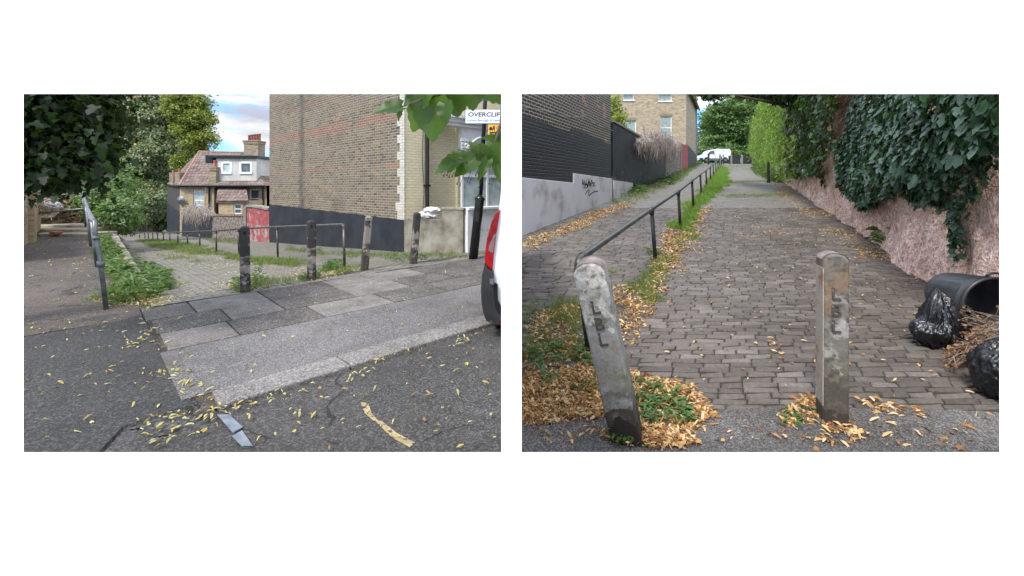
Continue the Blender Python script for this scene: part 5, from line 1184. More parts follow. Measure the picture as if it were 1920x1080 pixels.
for i, h in enumerate(wins):
    w = window(HR, h, 0, .15, .07, sash=(h[3]-h[2] > 1.2), glass=m_ghp, fmat=m_white, sill=True)
    b = MB(); n = 9
    for k in range(n): xx = h[0]-.08+(h[1]-h[0]+.16)*k/n; b.box(xx+.01, xx+(h[1]-h[0]+.16)/n-.01, -.006, .01, h[3]+.01, h[3]+.2, rnd=k/n)
    b.build('brick_lintel', m_lint, w)
    # gathered curtains seen through the glass
    b = MB(); sg = 24
    for s0, s1 in ((h[0]+.08, h[0]+(h[1]-h[0])*.42), (h[1]-(h[1]-h[0])*.42, h[1]-.08)):
        V = []
        for k in range(sg+1): xx = s0+(s1-s0)*k/sg; yy = .105+.012*math.sin(k*1.7); V += [(xx, yy, h[2]+.08), (xx, yy, h[3]-.08)]
        b.add(V, [(2*k, 2*k+2, 2*k+3, 2*k+1) for k in range(sg)])
    b.build('curtain', m_curt, w)
b = MB(); b.tube([(x1+5.32, 10.35, -1.5), (x1+5.32, 10.35, 7.6)], .1, 8); b.build('drainpipe', mat_gloss('blue_grey_pipe', (.25, .28, .4), .5), HR)
b = MB(); b.add([(x0-.2, -.25, 7.4), (x1+.25, -.25, 7.4), (x1+5.6, 10.4, 7.4), (x0-.2, 10.4, 7.4), (x0-.2, 4.5, 9.6), (x1+2.5, 4.8, 9.6)], [(0, 1, 5, 4), (1, 2, 5), (2, 3, 4, 5), (3, 0, 4), (0, 3, 2, 1)]); b.build('roof', m_tile, HR)
b = MB(); b.box(x0-.25, x1+.3, -.34, -.2, 7.28, 7.42); b.tube([(x1+.3, -.2, 7.3), (x1+5.6, 10.2, 7.3)], .1, 6); b.build('gutter', m_blackgloss, HR)
# buddleia bush behind the wall
tree('bush', 'bright yellow-green bush behind the black yard wall, beside the yellow brick house', 'bush', P(1158, 330, 22), [P(1158, 330, 22), P(1157, 280, 22), P(1156, 230, 22)],
     [lobe(1153, 215, 22, 13, 24), lobe(1160, 225, 21, 14, 14), lobe(1150, 195, 22, 10, 18), lobe(1150, 250, 22, 18, 20)], 130, 22, .16, .12, m_lf_maple, T_OVAL, tr=.06, shell=.9)
# road sign on pole at the hill top
sg = thing('road_sign', 'pole with two small dark plates beside the far gable, at the top of the hill', 'sign', (P(1306, 300, 50).x, 50, zR(0, 50)))
zo = zR(0, 50); b = MB(); b.tube([(0, 0, 0), (0, 0, P(0, 178, 50).z-zo)], .05, 8); b.build('pole', m_galv, sg)
b = MB(); z1 = P(0, 256, 50).z-zo; b.box(-.02, .38, -.06, -.03, z1-.12, z1+.12); z1 = P(0, 262, 50).z-zo; b.box(-.02, .24, -.06, -.03, z1-.12, z1+.12); b.build('plate', m_galv, sg)
# ------------------------------------------------------------------ white van on the top road
vz = zR(0, 59); VA = P(1309, 305, 59); VB = P(1366, 305, 59)
van = thing('van', 'small white panel van parked side-on at the top of the hill', 'van', ((VA.x+VB.x)/2, 59, vz)); Lv = (VB.x-VA.x); s = Lv/4.2; hV = 1.85
prof = [(-2.1, .35), (-2.12, .75), (-2.05, .95), (-1.35, 1.12), (-.85, 1.62), (-.55, 1.74), (.2, 1.84), (1.85, 1.82), (2.03, 1.6), (2.1, .9), (2.1, .38)]
b = MB(); pr = [(x*s, z) for x, z in prof]
def arch(cx, r=.36): return [(cx*s+r*math.cos(a), .35+r*math.sin(a)) for a in [math.pi*k/8 for k in range(9)]]
pr2 = pr[::1]+arch(1.25)+arch(-1.3); 
b.prism(pr2[::-1], -.85, .85); b.build('body', mat_gloss('van_paint', (.72, .74, .78), .25, tint=(.66, .68, .72)), van, bevel=.05)
b = MB()
for cx in (-1.3, 1.25): b.tube([(cx*s, -.87, .33), (cx*s, -.62, .33)], .32, 20)
wv = b.build('wheels', m_tyre, van); b = MB()
for cx in (-1.3, 1.25): b.tube([(cx*s, -.885, .33), (cx*s, -.872, .33)], .2, 16)
b.build('rims', m_galv, wv)
b = MB(); b.prism([(x*s, z) for x, z in ((-1.25, 1.14), (-.82, 1.55), (-.3, 1.66), (-.22, 1.14))][::-1], -.862, -.84); b.build('side_window', m_glass, van)
b = MB(); b.prism([(x*s, z) for x, z in ((2.0, 1.45), (2.11, 1.4), (2.115, .8), (2.0, .85))], -.87, -.6); b.build('tail_light', m_red, van)
b = MB(); b.box(-2.15*s, -1.75*s, -.868, -.5, .3, .62); b.box(1.7*s, 2.14*s, -.868, -.5, .3, .62); b.box(-.95*s, .9*s, -.868, -.84, .42, .56); b.build('bumper', m_vb, van)
b = MB(); b.box(-.1*s, -.08*s, -.864, -.85, .5, 1.7); b.box(1.0*s, 1.02*s, -.864, -.85, .7, 1.7); b.box(-.1*s, 1.9*s, -.864, -.85, 1.68, 1.7); b.build('door_seam', m_galv, van)
b = MB(); b.box(-.4*s, -.2*s, -.88, -.86, 1.0, 1.05); b.box(-1.0*s, -.92*s, -1.0, -.86, 1.12, 1.35); b.build('handle', m_vb, van)
# bollards at the hill top, hedge, fence, tree
for i, (px, pt, pb, mt, lab) in enumerate(((1328.5, 288, 305.5, m_iron, 'dark bollard in front of the small white van at the hilltop'), (1350, 289, 305, m_copn, 'pale bollard beside the top end of the railing'), (1371, 291, 307, m_copn, 'pale bollard right of the van tail, before the black fence'), (1391, 291, 307, m_copn, 'pale bollard in the middle of the black fence gap, hilltop'))):
    d_ = 44.5; x = (px-CX)/FPX*d_; bz = zR(x, d_); zt2 = P(0, pt, d_).z
    r = thing('bollard', lab, 'bollard', (x, d_, bz), 0, 'far bollards at the hilltop'); o = bollard_mesh(.14, .14, zt2-bz, ch=.015).build('post', mt, r)
tree('hedge', 'clipped hedge with orange flowers behind the small white van', 'hedge', (P(1325, 300, 66).x, 66, zR(0, 66)), None, [lobe(1312, 290, 66, 14, 12), lobe(1335, 290, 66, 20, 11), lobe(1360, 290, 66, 18, 12), lobe(1300, 292, 66, 12, 12)], 420, 20, .4, .32, m_lf_bush, T_DIA, extra=lambda C, Rn: None)
fc = thing('board_fence', 'black board fence panels with grey posts under the big tree at the hilltop', 'fence', (P(1405, 308, 52).x, 52, zR(0, 52))); fo = Vector((P(1405, 308, 52).x, 52, zR(0, 52)))
b = MB()
for p0_, p1_, tz in ((1366, 1370, 292), (1373, 1389, 291), (1393, 1400, 293), (1412, 1424, 294), (1400, 1412, 296)):
    xa, xb = (p0_-CX)/FPX*52-fo.x, (p1_-CX)/FPX*52-fo.x; zt3 = P(0, tz, 52).z-fo.z; n = max(2, int((xb-xa)/.15))
    for k in range(n): b.box(xa+(xb-xa)*k/n, xa+(xb-xa)*(k+.93)/n, 0, .03, -.1, zt3+random.uniform(-.02, .02))
b.build('boards', m_black, fc)
for pxx in (1371, 1391, 1411, 1425): o = MB().box((pxx-CX)/FPX*52-fo.x-.08, (pxx-CX)/FPX*52-fo.x+.08, -.1, .05, -.1, P(0, 290, 52).z-fo.z).build('post', m_copn, fc)
m_lf_fir = mat_leaf('hill_tree_leaf', [(.04, .09, .03), (.08, .16, .05), (.15, .25, .07), (.25, .34, .1)], .5, .3)
d = 70
tree('tree', 'large layered green tree closing the hilltop behind the van and fence', 'tree', (P(1410, 300, d).x, d, zR(0, d)), [P(1410, 308, d), P(1410, 270, d), P(1400, 220, d), P(1395, 180, d)],
     cl([(1385, 195, 45, 34), (1352, 225, 26, 30), (1400, 240, 48, 32), (1435, 215, 40, 44), (1365, 264, 40, 22), (1410, 278, 36, 20), (1440, 270, 34, 34), (1395, 155, 55, 34), (1342, 262, 20, 18), (1460, 240, 26, 50)], d, 90, 20, 3),
     4200, 22, .42, .32, m_lf_fir, limbs=26, tr=.75, shell=.55, flat=.35)
tree('tree', 'pale green tree at the left end of the hilltop, seen against the sky', 'tree', (P(1336, 300, 75).x, 75, zR(0, 75)), [P(1336, 300, 75), P(1336, 270, 75), P(1338, 240, 75)],
     [lobe(1336, 250, 75, 20, 30), lobe(1345, 225, 75, 22, 28), lobe(1326, 268, 75, 10, 12)], 260, 22, .6, .5, m_lf_bush, tr=.4)
# lamp-post-like black bollard beside the right wall
x = (1441-CX)/FPX*22.2; bz = zR(x, 22.2)
bb_ = thing('bollard', 'plain black bollard standing by the bright green creeper, right side of the hill path', 'bollard', (x, 22.2, bz))
b = MB(); hb = P(0, 303, 22.2).z-bz; b.tube([(0, 0, -.05), (0, 0, .12), (0, 0, .12), (0, 0, hb*.85), (0, 0, hb*.85), (0, 0, hb*.88), (0, 0, hb*.88), (0, 0, hb)], [.085, .085, .065, .06, .07, .07, .06, .04], 14); b.build('post', m_blackgloss, bb_)

# ------------------------------------------------------------------ hill railing
posts = []; tops = []
for (bx, by, tx, ty) in ((1107, 662, 1084, 487), (1229, 487, 1222, 392), (1276, 430, 1272, 359), (1300.5, 391.5, 1297.5, 339), (1315, 364, 1313, 327), (1325, 347, 1323.5, 319.5), (1332.3, 338, 1331.6, 312.8), (1338, 330, 1337, 308), (1342.5, 323, 1341.6, 304), (1346.5, 318, 1345.8, 300.5), (1350, 314, 1349.6, 297), (1353.5, 311, 1353, 294), (1357, 308.5, 1356.5, 291)):
    g = G(bx, by, zR); posts.append(g); tops.append(P(tx, ty, g.y))
m_dkrail = mat_gloss('dark_green_grey_rail', (.07, .075, .07), .38, .3, bd=.001, bsc=60, tint=(.03, .032, .03))
hr = thing('handrail', 'dark tube handrail climbing the hill beside the grass strip, right view', 'handrail', posts[0]); iv = -posts[0]
b = MB(); tl = [p+iv for p in tops]; v = (tl[1]-tl[0]).normalized()
b.tube([tl[0]+v*.0+Vector((0, 0, -.1)), tl[0]+v*.01+Vector((0, 0, -.035)), tl[0]+v*.05+Vector((0, 0, -.002)), tl[0]+v*.12]+tl[1:], [.038, .04, .04, .034]+[.033]*12, 14); b.build('rail', m_dkrail, hr, smooth=True)
b = MB(); b.tube([tl[0]+v*.12, tl[0]+v*.17], .043, 14); b.build('coupling', m_dkrail, hr, smooth=True)
for i, (p, q) in enumerate(zip(posts, tl)):
    b = MB(); b.tube([p+iv-Vector((0, 0, .05)), q-Vector((0, 0, .02 if i else .09))], .032 if i < 3 else .034, 12); o = b.build('post', m_iron, hr, smooth=True)
    if i: b = MB(); vv = (tl[i]-tl[i-1]).normalized(); b.tube([q-vv*.055, q+vv*.055], .043, 12); b.tube([q-Vector((0, 0, .09)), q-Vector((0, 0, .02))], .041, 12); b.build('fitting', m_dkrail, o, smooth=True)

# ------------------------------------------------------------------ the two near bollards with raised letters
m_bl = mat_patchy('peeling_grey_white_paint', [((.3, .3, .29), 5, 0, 0, 0), ((.46, .45, .41), 8, .45, .85, 2), ((.14, .145, .09), 9, .55, .3, .6), ((.1, .095, .075), 22, .57, .85, 2), ((.2, .185, .155), 7, .55, -1, 3), ((.1, .09, .08), 11, .48, -1, .42), ((.05, .042, .036), 6, .4, -1, .3), ((.022, .017, .015), 4, .1, -1, .2)], rough=.6, bd=.004, soft=.07)
m_br = mat_patchy('rust_stained_paint', [((.16, .145, .12), 6, 0, 0, 0), ((.17, .115, .07), 6, .45, .8, 2), ((.28, .27, .25), 8, .54, .45, .95), ((.05, .045, .04), 9, .58, .8, 2), ((.13, .11, .07), 9, .5, .25, .5), ((.06, .052, .045), 14, .6, -1, 2), ((.07, .06, .05), 8, .42, -1, .36), ((.04, .032, .026), 4, .1, -1, .16)], rough=.65, bd=.004, soft=.07)
m_rust = mat_patchy('orange_rust_edge', [((.3, .15, .07), 9, 0, 0, 0), ((.3, .27, .23), 7, .42, -1, 3)], rough=.8, soft=.06)
m_letter = mat_patchy('painted_raised_letter', [((.2, .2, .19), 20, 0, 0, 0), ((.06, .052, .04), 30, .42, -1, 3)], rough=.55)
def big_bollard(base, top, w, dp, rz, mat, label, lets, cap_mat):
    v = top-base; h = v.length; r = thing('lettered_bollard', label, 'bollard', base); r.rotation_mode = 'QUATERNION'
    from mathutils import Quaternion
    r.rotation_quaternion = Vector((0, 0, 1)).rotation_difference(v.normalized()) @ Quaternion((0, 0, 1), rz)
    o = bollard_mesh(w, dp, h+.05, ch=.012).build('post', mat, r, bevel=.004); o.location = (0, 0, -.05)
    for s, z, sz in lets:
        t = text(s, sz, m_letter, r, (0, -dp/2-.001, z), .009, bold=.001, name='letter')
        xs = [vv.co.x for vv in t.data.vertices]; cxx = (min(xs)+max(xs))/2
        for vv in t.data.vertices: vv.co.x -= cxx
        if s == 'L':
            sb = MB(); ww = (max(xs)-min(xs)); sb.box(-ww*.5-.012, -ww*.5+.03, -.009, .0, -.001, .0); 
    n = 12; b = MB(); V = []; rr2, rz2 = w/2+.003, w*.36+.003
    for y in (-dp/2+.013, dp/2-.013):
        for i in range(n+1): a = math.pi*(.06+.88*i/n); V.append((rr2*math.cos(a), y, h-w*.36+rz2*math.sin(a)))
    b.add(V, [(i, i+1, i+n+2, i+n+1) for i in range(n)]); b.build('cap', cap_mat, r, smooth=True)
    return r
m_capn = mat_plain('stained_cap', [(.1, .07, .06), (.2, .16, .15), (.3, .28, .27)], 9, .7, 40, .003)
bl0 = Vector(((1176-CX)/FPX*2.74, 2.74, 0)); blt = Vector(((1103-CX)/FPX*2.70, 2.70, EYE-(487-HY)/FPX*2.70))
big_bollard(bl0, blt, .19, .2, R_(-17), m_bl, 'leaning grey-white bollard with raised letters, at the lower end of the hill railing', [('L', .854, .118), ('B', .75, .112), ('L', .65, .118)], m_capn)
br0 = Vector(((1559.5-CX)/FPX*2.93, 2.93, 0)); brt = Vector(((1560.5-CX)/FPX*2.93, 2.93, EYE-(473-HY)/FPX*2.93))
rbb = big_bollard(br0, brt, .15, .16, R_(-20), m_br, 'upright rust-stained bollard with raised letters, right of the leaning one', [('L', .842, .118), ('B', .735, .11), ('L', .625, .118)], m_capn)
b = MB(); b.box(-.077, -.070, -.082, .07, .12, 1.05); b.build('rusty_edge', m_rust, rbb, bevel=.002)

# ------------------------------------------------------------------ wall with ivy
FW = Frame((WX(24), 24), (WX(2.2), 2.2)); rw = FW.root('retaining_wall', 'rough pink pebble-dashed retaining wall along the right side of the hill path', 'wall')
m_pink, t_, b_ = new_mat('pink_pebbledash'); co = objco(t_)
f = nz(t_, co, 2.2, 6, .65); c = ramp(t_, f, [(.3, (.36, .26, .2)), (.42, (.62, .44, .36)), (.58, (.72, .54, .46)), (.75, (.78, .68, .6))])
v = N_(t_, 'ShaderNodeTexVoronoi', {0: co, 'Scale': 38}); wh = N_(t_, 'ShaderNodeTexWhiteNoise', {0: v.outputs['Position']}, noise_dimensions='3D')
c = mixc(t_, .8, c, ramp(t_, wh.outputs[0], [(0, (.45, .4, .36)), (.25, (1.0, .95, .92)), (1, (1.6, 1.5, 1.45))]), 'MULTIPLY'); c = mixc(t_, .8, c, ramp(t_, nz(t_, co, 9, 6, .7), [(.35, (.5, .46, .44)), (.6, (1.2, 1.2, 1.2))]), 'MULTIPLY')
c = mixc(t_, N_(t_, 'ShaderNodeMapRange', {0: nz(t_, co, 1.2, 5), 1: .56, 2: .66, 3: 0.0, 4: .6}).outputs[0], c, (.22, .17, .13))
t_.links.new(c, b_.inputs['Base Color']); b_.inputs['Roughness'].default_value = .9; bump(t_, b_, M_(t_, 'ADD', v.outputs['Distance'], M_(t_, 'MULTIPLY', nz(t_, co, 12, 5, .7), 1.6)), .025, .7)
b = MB(); ns_, nz_ = 190, 50; V = []
for j in range(nz_+1):
    for i in range(ns_+1):
        s = FW.L*i/ns_; g = FW.gz(s, zR)-.15; z = g+6.2*j/nz_
        y = .16*noise.noise(Vector((s*.8, z*.8, 0)))+.09*noise.noise(Vector((s*2.6, z*2.2, 3)))+.04*noise.noise(Vector((s*7, z*7, 5)))+.035*(z-g)-.25*math.exp(-(z-g)*2.2)
        V.append((s, y, z))
b.add(V, [(j*(ns_+1)+i, j*(ns_+1)+i+1, (j+1)*(ns_+1)+i+1, (j+1)*(ns_+1)+i) for j in range(nz_) for i in range(ns_)]); b.build('wall', m_pink, rw, smooth=True)
b = MB(); hp = FW.px(1635, 386); b.box(hp[0]-.06, hp[0]+.06, -.16, -.05, hp[1]-.09, hp[1]+.09); b.build('painted_drain_hole', mat_hole_shade, rw)  # solid black block paints the shade inside the drain outlet
def ivy_on(polypx, n, size, mat, name, label, out=(.05, .25), tmpl=T_IVY, cat='ivy', bias=0, pxlim=None, droop=1, dens_px=True, seed=0, clump=1.3, hang=.0, stream=0):
    """leaves spread over the wall inside an outline given on the wall's own plane"""
    pl = [FW.px(*p) for p in polypx]; ss = [p[0] for p in pl]; zs = [p[1] for p in pl]; C = []; O = []; tries = 0
    while len(C) < n and tries < n*40:
        tries += 1; s = random.uniform(min(ss), max(ss)); z = random.uniform(min(zs), max(zs)); jv = noise.noise_vector(Vector((s*1.7, z*1.7, seed+2)))*.28
        if not pip(pl, s+jv.x, z+jv.y): continue
        bulge = .5+.5*noise.noise(Vector((s*clump*(1+1.6*stream), z*clump*(1-.6*stream), seed))); thin = random.random()
        if noise.noise(Vector((s*2.5, z*(2.5-1.9*stream), seed+9))) < -.38+.3*stream and random.random() < .85: continue
        o = out[0]+(out[1]-out[0])*(bulge**(1+stream))*thin**(.5-.3*stream); w = FW.world(s, -o, z); C.append((w.x, w.y, w.z)); O.append(thin)
    C = np.array(C); n = len(C); nrm = np.array([FW.d.y, -FW.d.x, 0.0])
    Nn = nrm[None]*1.0+rng.normal(size=(n, 3))*.42+np.array([0, 0, .35]); U = rng.normal(size=(n, 3))*.45-np.array([0, 0, droop])
    Rn = np.clip(np.array([.5+.9*noise.noise(Vector((c[0]*1.6, c[1]*1.6, c[2]*(1.6-stream)+seed))) for c in C])*.6+rng.random(n)*.4, 0, 1)
    return leafset(name, label, cat, mat, C, Nn, U, size*(.5+.9*rng.random(n)), tmpl, Rn, None)
m_ivyb = mat_leaf('blue_green_creeper', [(.015, .045, .02), (.03, .075, .036), (.045, .1, .055), (.06, .125, .07), (.035, .1, .025)], .45, .12, .6)
m_ivyd = mat_leaf('dark_green_ivy', [(.008, .028, .008), (.018, .05, .012), (.03, .08, .016), (.07, .14, .02)], .35, .25, .5)  # dark green leaf tones, varied leaf by leaf
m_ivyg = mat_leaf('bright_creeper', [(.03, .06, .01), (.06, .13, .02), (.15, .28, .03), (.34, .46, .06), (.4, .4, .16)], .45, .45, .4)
m_ivyp = mat_leaf('pale_tangle', [(.12, .14, .07), (.2, .22, .1), (.3, .3, .2), (.16, .2, .05)], .6, .3, .3)
m_root = mat_leaf('brown_roots', [(.09, .05, .035), (.16, .09, .06), (.24, .15, .11)], .9, .1, .2)
ivy_on([(1622, 60), (1626, 176), (1603, 270), (1600, 340), (1606, 372), (1640, 394), (1662, 382), (1680, 362), (1712, 352), (1735, 368), (1760, 372), (1800, 362), (1840, 338), (1890, 318), (1960, 300), (2000, 60)], 20000, .085, m_ivyb, 'creeper', 'dark blue-green creeper and ivy covering the near right end of the pink wall', out=(.06, .5), seed=1)
ivy_on([(1622, 90), (1630, 176), (1606, 270), (1603, 340), (1610, 368), (1640, 388), (1680, 356), (1690, 250), (1700, 90)], 9000, .06, m_ivyb, 'creeper', 'small-leaved dark creeper at the left edge of the big creeper, by the bare brown roots', out=(.06, .35), seed=3)
ivy_on([(1720, 60), (1700, 200), (1680, 300), (1690, 340), (1740, 355), (1800, 350), (1840, 325), (1890, 310), (1960, 290), (2000, 60)], 1700, .115, m_ivyb, 'creeper', 'large-leaved near part of the dark creeper, right end of the wall', out=(.35, .62), seed=2)
ivy_on([(1680, 100), (1660, 270), (1670, 340), (1712, 345), (1800, 350), (1890, 318), (2000, 100)], 110, .06, m_dry, 'dead_leaves', 'brown dead leaves caught in the dark creeper', out=(.3, .6), tmpl=T_CRUMP, seed=4, cat='leaves')
for k_, (poly, n, lab) in enumerate((([(1770, 365), (1790, 365), (1786, 392), (1778, 392)], 25, 'short creeper strand hanging at the left, on the pink wall above the bin'), ([(1800, 360), (1830, 355), (1826, 430), (1833, 480), (1822, 515), (1817, 470), (1810, 420)], 170, 'longest creeper strand hanging down the pink wall to the dustbin'), ([(1836, 340), (1862, 335), (1850, 400), (1842, 380)], 40, 'small creeper tail near the right edge, above the bin'))):
    ivy_on(poly, n, .1, m_ivyb, 'creeper_strand', lab, out=(.04, .2), seed=5+k_)
ivy_on([(1496, 60), (1498, 176), (1496, 260), (1500, 320), (1516, 330), (1533, 318), (1545, 322), (1560, 330), (1570, 300), (1586, 290), (1590, 240), (1598, 176), (1600, 60)], 11000, .12, m_ivyd, 'ivy', 'deep green ivy between the bright creeper and the bare brown roots', out=(.1, .9), seed=7)
ivy_on([(1528, 318), (1550, 318), (1556, 350), (1552, 346), (1545, 330), (1530, 330)], 160, .1, m_ivyd, 'ivy_strand', 'short ivy strand hanging below the deep green ivy over pink wall', out=(.05, .3), seed=8)
ivy_on([(1440, 60), (1440, 176), (1424, 230), (1412, 270), (1420, 310), (1442, 318), (1462, 330), (1478, 338), (1500, 342), (1530, 325), (1538, 250), (1545, 176), (1545, 60)], 16000, .14, m_ivyg, 'creeper', 'bright yellow-green creeper cascading over the far part of the wall', out=(.0, 1.7), seed=11, stream=1)
ivy_on([(1412, 230), (1410, 300), (1425, 330), (1445, 340), (1470, 345), (1480, 335), (1455, 300), (1440, 230)], 3500, .13, m_ivyp, 'tangle', 'pale dry tangle of creeper stems low on the far wall', out=(.05, 1.0), tmpl=T_DIA, seed=12)
ivy_on([(1590, 60), (1590, 176), (1586, 240), (1583, 300), (1590, 318), (1600, 300), (1606, 250), (1628, 176), (1632, 60)], 7000, .3, m_root, 'dead_roots', 'curtain of bare brown dead roots on the wall between two ivies', out=(.02, .25), tmpl=([(-.02, 0, 0), (.02, 0, 0), (.015, .5, .05), (-.015, .5, .05), (0, 1, 0)], [(0, 1, 2, 3), (3, 2, 4)]), cat='roots', droop=3, seed=13)
# overhanging tree above the bright creeper
tree('overhanging_tree', 'dark foliage of the tree overhanging the hill path at the top of the right view', 'tree', (WX(17)+1.8, 17, zR(0, 17)), [(WX(17)+1.8, 17, zR(0, 17)), (WX(17)+1.6, 16.8, 4), (WX(17)+1, 16.5, 7)],
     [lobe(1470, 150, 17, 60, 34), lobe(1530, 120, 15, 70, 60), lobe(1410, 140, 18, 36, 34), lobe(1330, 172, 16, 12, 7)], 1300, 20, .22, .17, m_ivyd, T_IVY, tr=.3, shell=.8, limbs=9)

# ------------------------------------------------------------------ bin, bags, dry branches
m_bin = mat_plain('black_bin_plastic', [(.018, .02, .023), (.035, .038, .043)], 4, .38, 120, .0008)
m_bag, t_, b_ = new_mat('black_bag_plastic'); b_.inputs['Base Color'].default_value = (.006, .007, .009, 1); b_.inputs['Roughness'].default_value = .33; b_.inputs['Specular IOR Level'].default_value = .6
co = objco(t_); mpb = N_(t_, 'ShaderNodeMapping', {0: co}); mpb.inputs['Scale'].default_value = (1, 1, .45)
bump(t_, b_, M_(t_, 'ADD', nz(t_, mpb.outputs[0], 16, 4, .5), M_(t_, 'MULTIPLY', nz(t_, mpb.outputs[0], 45, 3), .3)), .012, .8)
A0 = P(1775, 549, 4.7); A1 = P(1872, 577, 4.1); ax = (A1-A0).normalized(); Lb = (A1-A0).length
bn = thing('dustbin', 'black ribbed plastic dustbin lying on its side against the pink wall, mouth to the right', 'dustbin', Vector((A0.x, A0.y, zR(A0.x, A0.y)))); bo_ = Vector((A0.x, A0.y, zR(A0.x, A0.y)))
e1 = ax.cross(Vector((0, 0, 1))).normalized(); e2 = e1.cross(ax)
def binring(t, r, n=72, rib=0): return [A0-bo_+ax*t+(e1*math.cos(2*math.pi*k/n)+e2*math.sin(2*math.pi*k/n))*(1.12*r+(rib if (k % 9 in (0, 1)) else 0)) for k in range(n)]
def binskin(prof, rib=True):
    b = MB(); n = 72; V = []
    for (t, r, rb_) in prof: V += binring(t, r, n, rb_)
    b.add(V, [(j*n+k, j*n+(k+1) % n, (j+1)*n+(k+1) % n, (j+1)*n+k) for j in range(len(prof)-1) for k in range(n)]); return b, n
b, n = binskin([(.0, .01, 0), (.0, .18, 0), (.02, .2, 0), (.06, .205, .0), (.08, .206, .006), (Lb*.45, .222, .007), (Lb*.72, .235, .007), (Lb*.74, .236, 0), (Lb*.78, .238, 0), (Lb*.79, .25, 0), (Lb*.83, .251, 0), (Lb*.84, .24, 0), (Lb*.95, .245, 0), (Lb*.955, .262, 0), (Lb, .264, 0), (Lb, .245, 0), (Lb*.9, .235, 0), (.04, .19, 0), (.03, .01, 0)]); b.build('body', m_bin, bn, smooth=True)
b = MB(); hc = A0-bo_+ax*Lb*.87; 
for sgn in (-1, 1):
    th0 = R_(100 if sgn > 0 else 200); pts = [hc+(e1*math.cos(th0+dth)+e2*math.sin(th0+dth))*(.293+.03*math.sin(math.pi*kk/6)) for kk, dth in enumerate([-.3+.1*i for i in range(7)])]; b.tube(pts, .012, 8)
b.build('handle', m_bin, bn, smooth=True)
def crease(p, seed, amp=.03):
    ph = math.atan2(p.y, p.x); h = p.z
    fold = 1-abs(noise.noise(Vector((math.cos(ph)*4.5, math.sin(ph)*4.5, h*2.2+seed))))*2.4
    f2 = 1-abs(noise.noise(Vector((math.cos(ph)*9, math.sin(ph)*9, h*5+seed*2))))*2.4
    f3 = 1-abs(noise.noise(Vector((p.x*26, p.y*26, p.z*13+seed))))*2.4
    return amp*(.9*fold+.45*f2+.22*f3)
def bag(name, label, c, r, seed, fn=None, amp=.03):
    import bmesh
    bm = bmesh.new(); bmesh.ops.create_icosphere(bm, subdivisions=6, radius=1); g = zR(c.x, c.y)
    for v in bm.verts:
        d_ = v.co.normalized(); p = Vector((d_.x*r[0], d_.y*r[1], d_.z*r[2])); p *= 1+.22*noise.noise(d_*1.7+Vector((seed, 0, 0))); p += d_*crease(d_*.55, seed, amp*.75)
        if fn: p = fn(p, d_)
        if p.z+c.z < g+.005: p.z = g+.005-c.z+.02*(p.z+c.z-g)*0
        v.co = p
    me = bpy.data.meshes.new(name); bm.to_mesh(me); bm.free(); me.materials.append(m_bag); me.polygons.foreach_set('use_smooth', [True]*len(me.polygons))
    o = bpy.data.objects.new(name, me); COL.objects.link(o); o.location = c; return tag(o, label, 'bin bag')
def peak(p, d_):
    t = max(0, d_.z); q = Vector(p); q.x = q.x*(1-.62*t*t)-.035*t; q.z += .2*t**3; q.x -= .10*max(0, -d_.x)**5*(1 if abs(d_.z+.15) < .5 else .2); return q
bag('bin_bag', 'half-empty black bin bag slumped in front of the dustbin', Vector(((1766-CX)/FPX*4.02, 4.02, zR(0, 4.02)+.15)), (.15, .15, .18), 2, peak, .035)
bag('bin_bag', 'full shiny black bin bag at the lower right edge of the right view', Vector(((1895-CX)/FPX*3.18, 3.18, zR(0, 3.18)+.19)), (.185, .2, .21), 6, None, .04)
bn2 = thing('dead_shrub', 'bundle of dry pale twigs with brown withered leaves spilling from the dustbin', 'dead shrub', Vector(((1880-CX)/FPX*3.85, 3.85, zR(0, 3.85)))); so = Vector(((1880-CX)/FPX*3.85, 3.85, zR(0, 3.85)))
b = MB(); tips = []
root_ = P(1895, 622, 4.0)-so
for i in range(150):
    e = P(random.uniform(1772, 1880), 0, 3.7); k = (i % 2); px = random.uniform(1775, 1850) if i < 110 else random.uniform(1800, 1880); py = (688-(px-1775)*.85+random.uniform(-28, 42)) if i < 110 else random.uniform(575, 680)
    py = max(577, min(686, py)); e = P(px, py, random.uniform(3.5, 3.95))-so; e.z = max(e.z, .02)
    r0 = root_+Vector((random.uniform(-.05, .25), random.uniform(-.12, .12), random.uniform(-.1, .08))); m = r0.lerp(e, .5)+Vector((random.uniform(-.03, .03), random.uniform(-.04, .04), random.uniform(-.01, .06)))
    b.tube([r0, m, e], [.006, .0045, .002], 5, cap=False); tips.append(e)
    for q in range(3):
        s_ = m.lerp(e, random.random()*.9); e2_ = s_+(e-m).normalized()*random.uniform(.05, .12)+Vector((random.uniform(-.05, .05), random.uniform(-.05, .05), random.uniform(-.04, .05))); b.tube([s_, e2_], [.003, .0015], 4, cap=False); tips.append(e2_)
b.build('twigs', m_twig, bn2)
tp_ = np.array([t for t in tips if t.x < -.34 or random.random() < .05]); tp_ = np.repeat(tp_, 3, 0); tp_ = tp_+rng.normal(size=tp_.shape)*.014; n = len(tp_)
scatter('withered_leaves', mat_leaf('withered_leaf', [(.1, .045, .025), (.2, .1, .05), (.34, .21, .12)], .8, .1), tp_, rng.normal(size=(n, 3)), rng.normal(size=(n, 3)), .014+.018*rng.random(n), T_CRUMP, bn2)
b = MB(); b.tube([G(1638, 634, zR)+Vector((0, 0, .012)), G(1670, 638, zR)+Vector((0, 0, .02)), G(1725, 632, zR)+Vector((0, 0, .03))], [.003, .005, .006], 6); tag(b.build('stick', m_trunk), 'thin dark stick on the setts pointing at the slumped bin bag', 'stick')

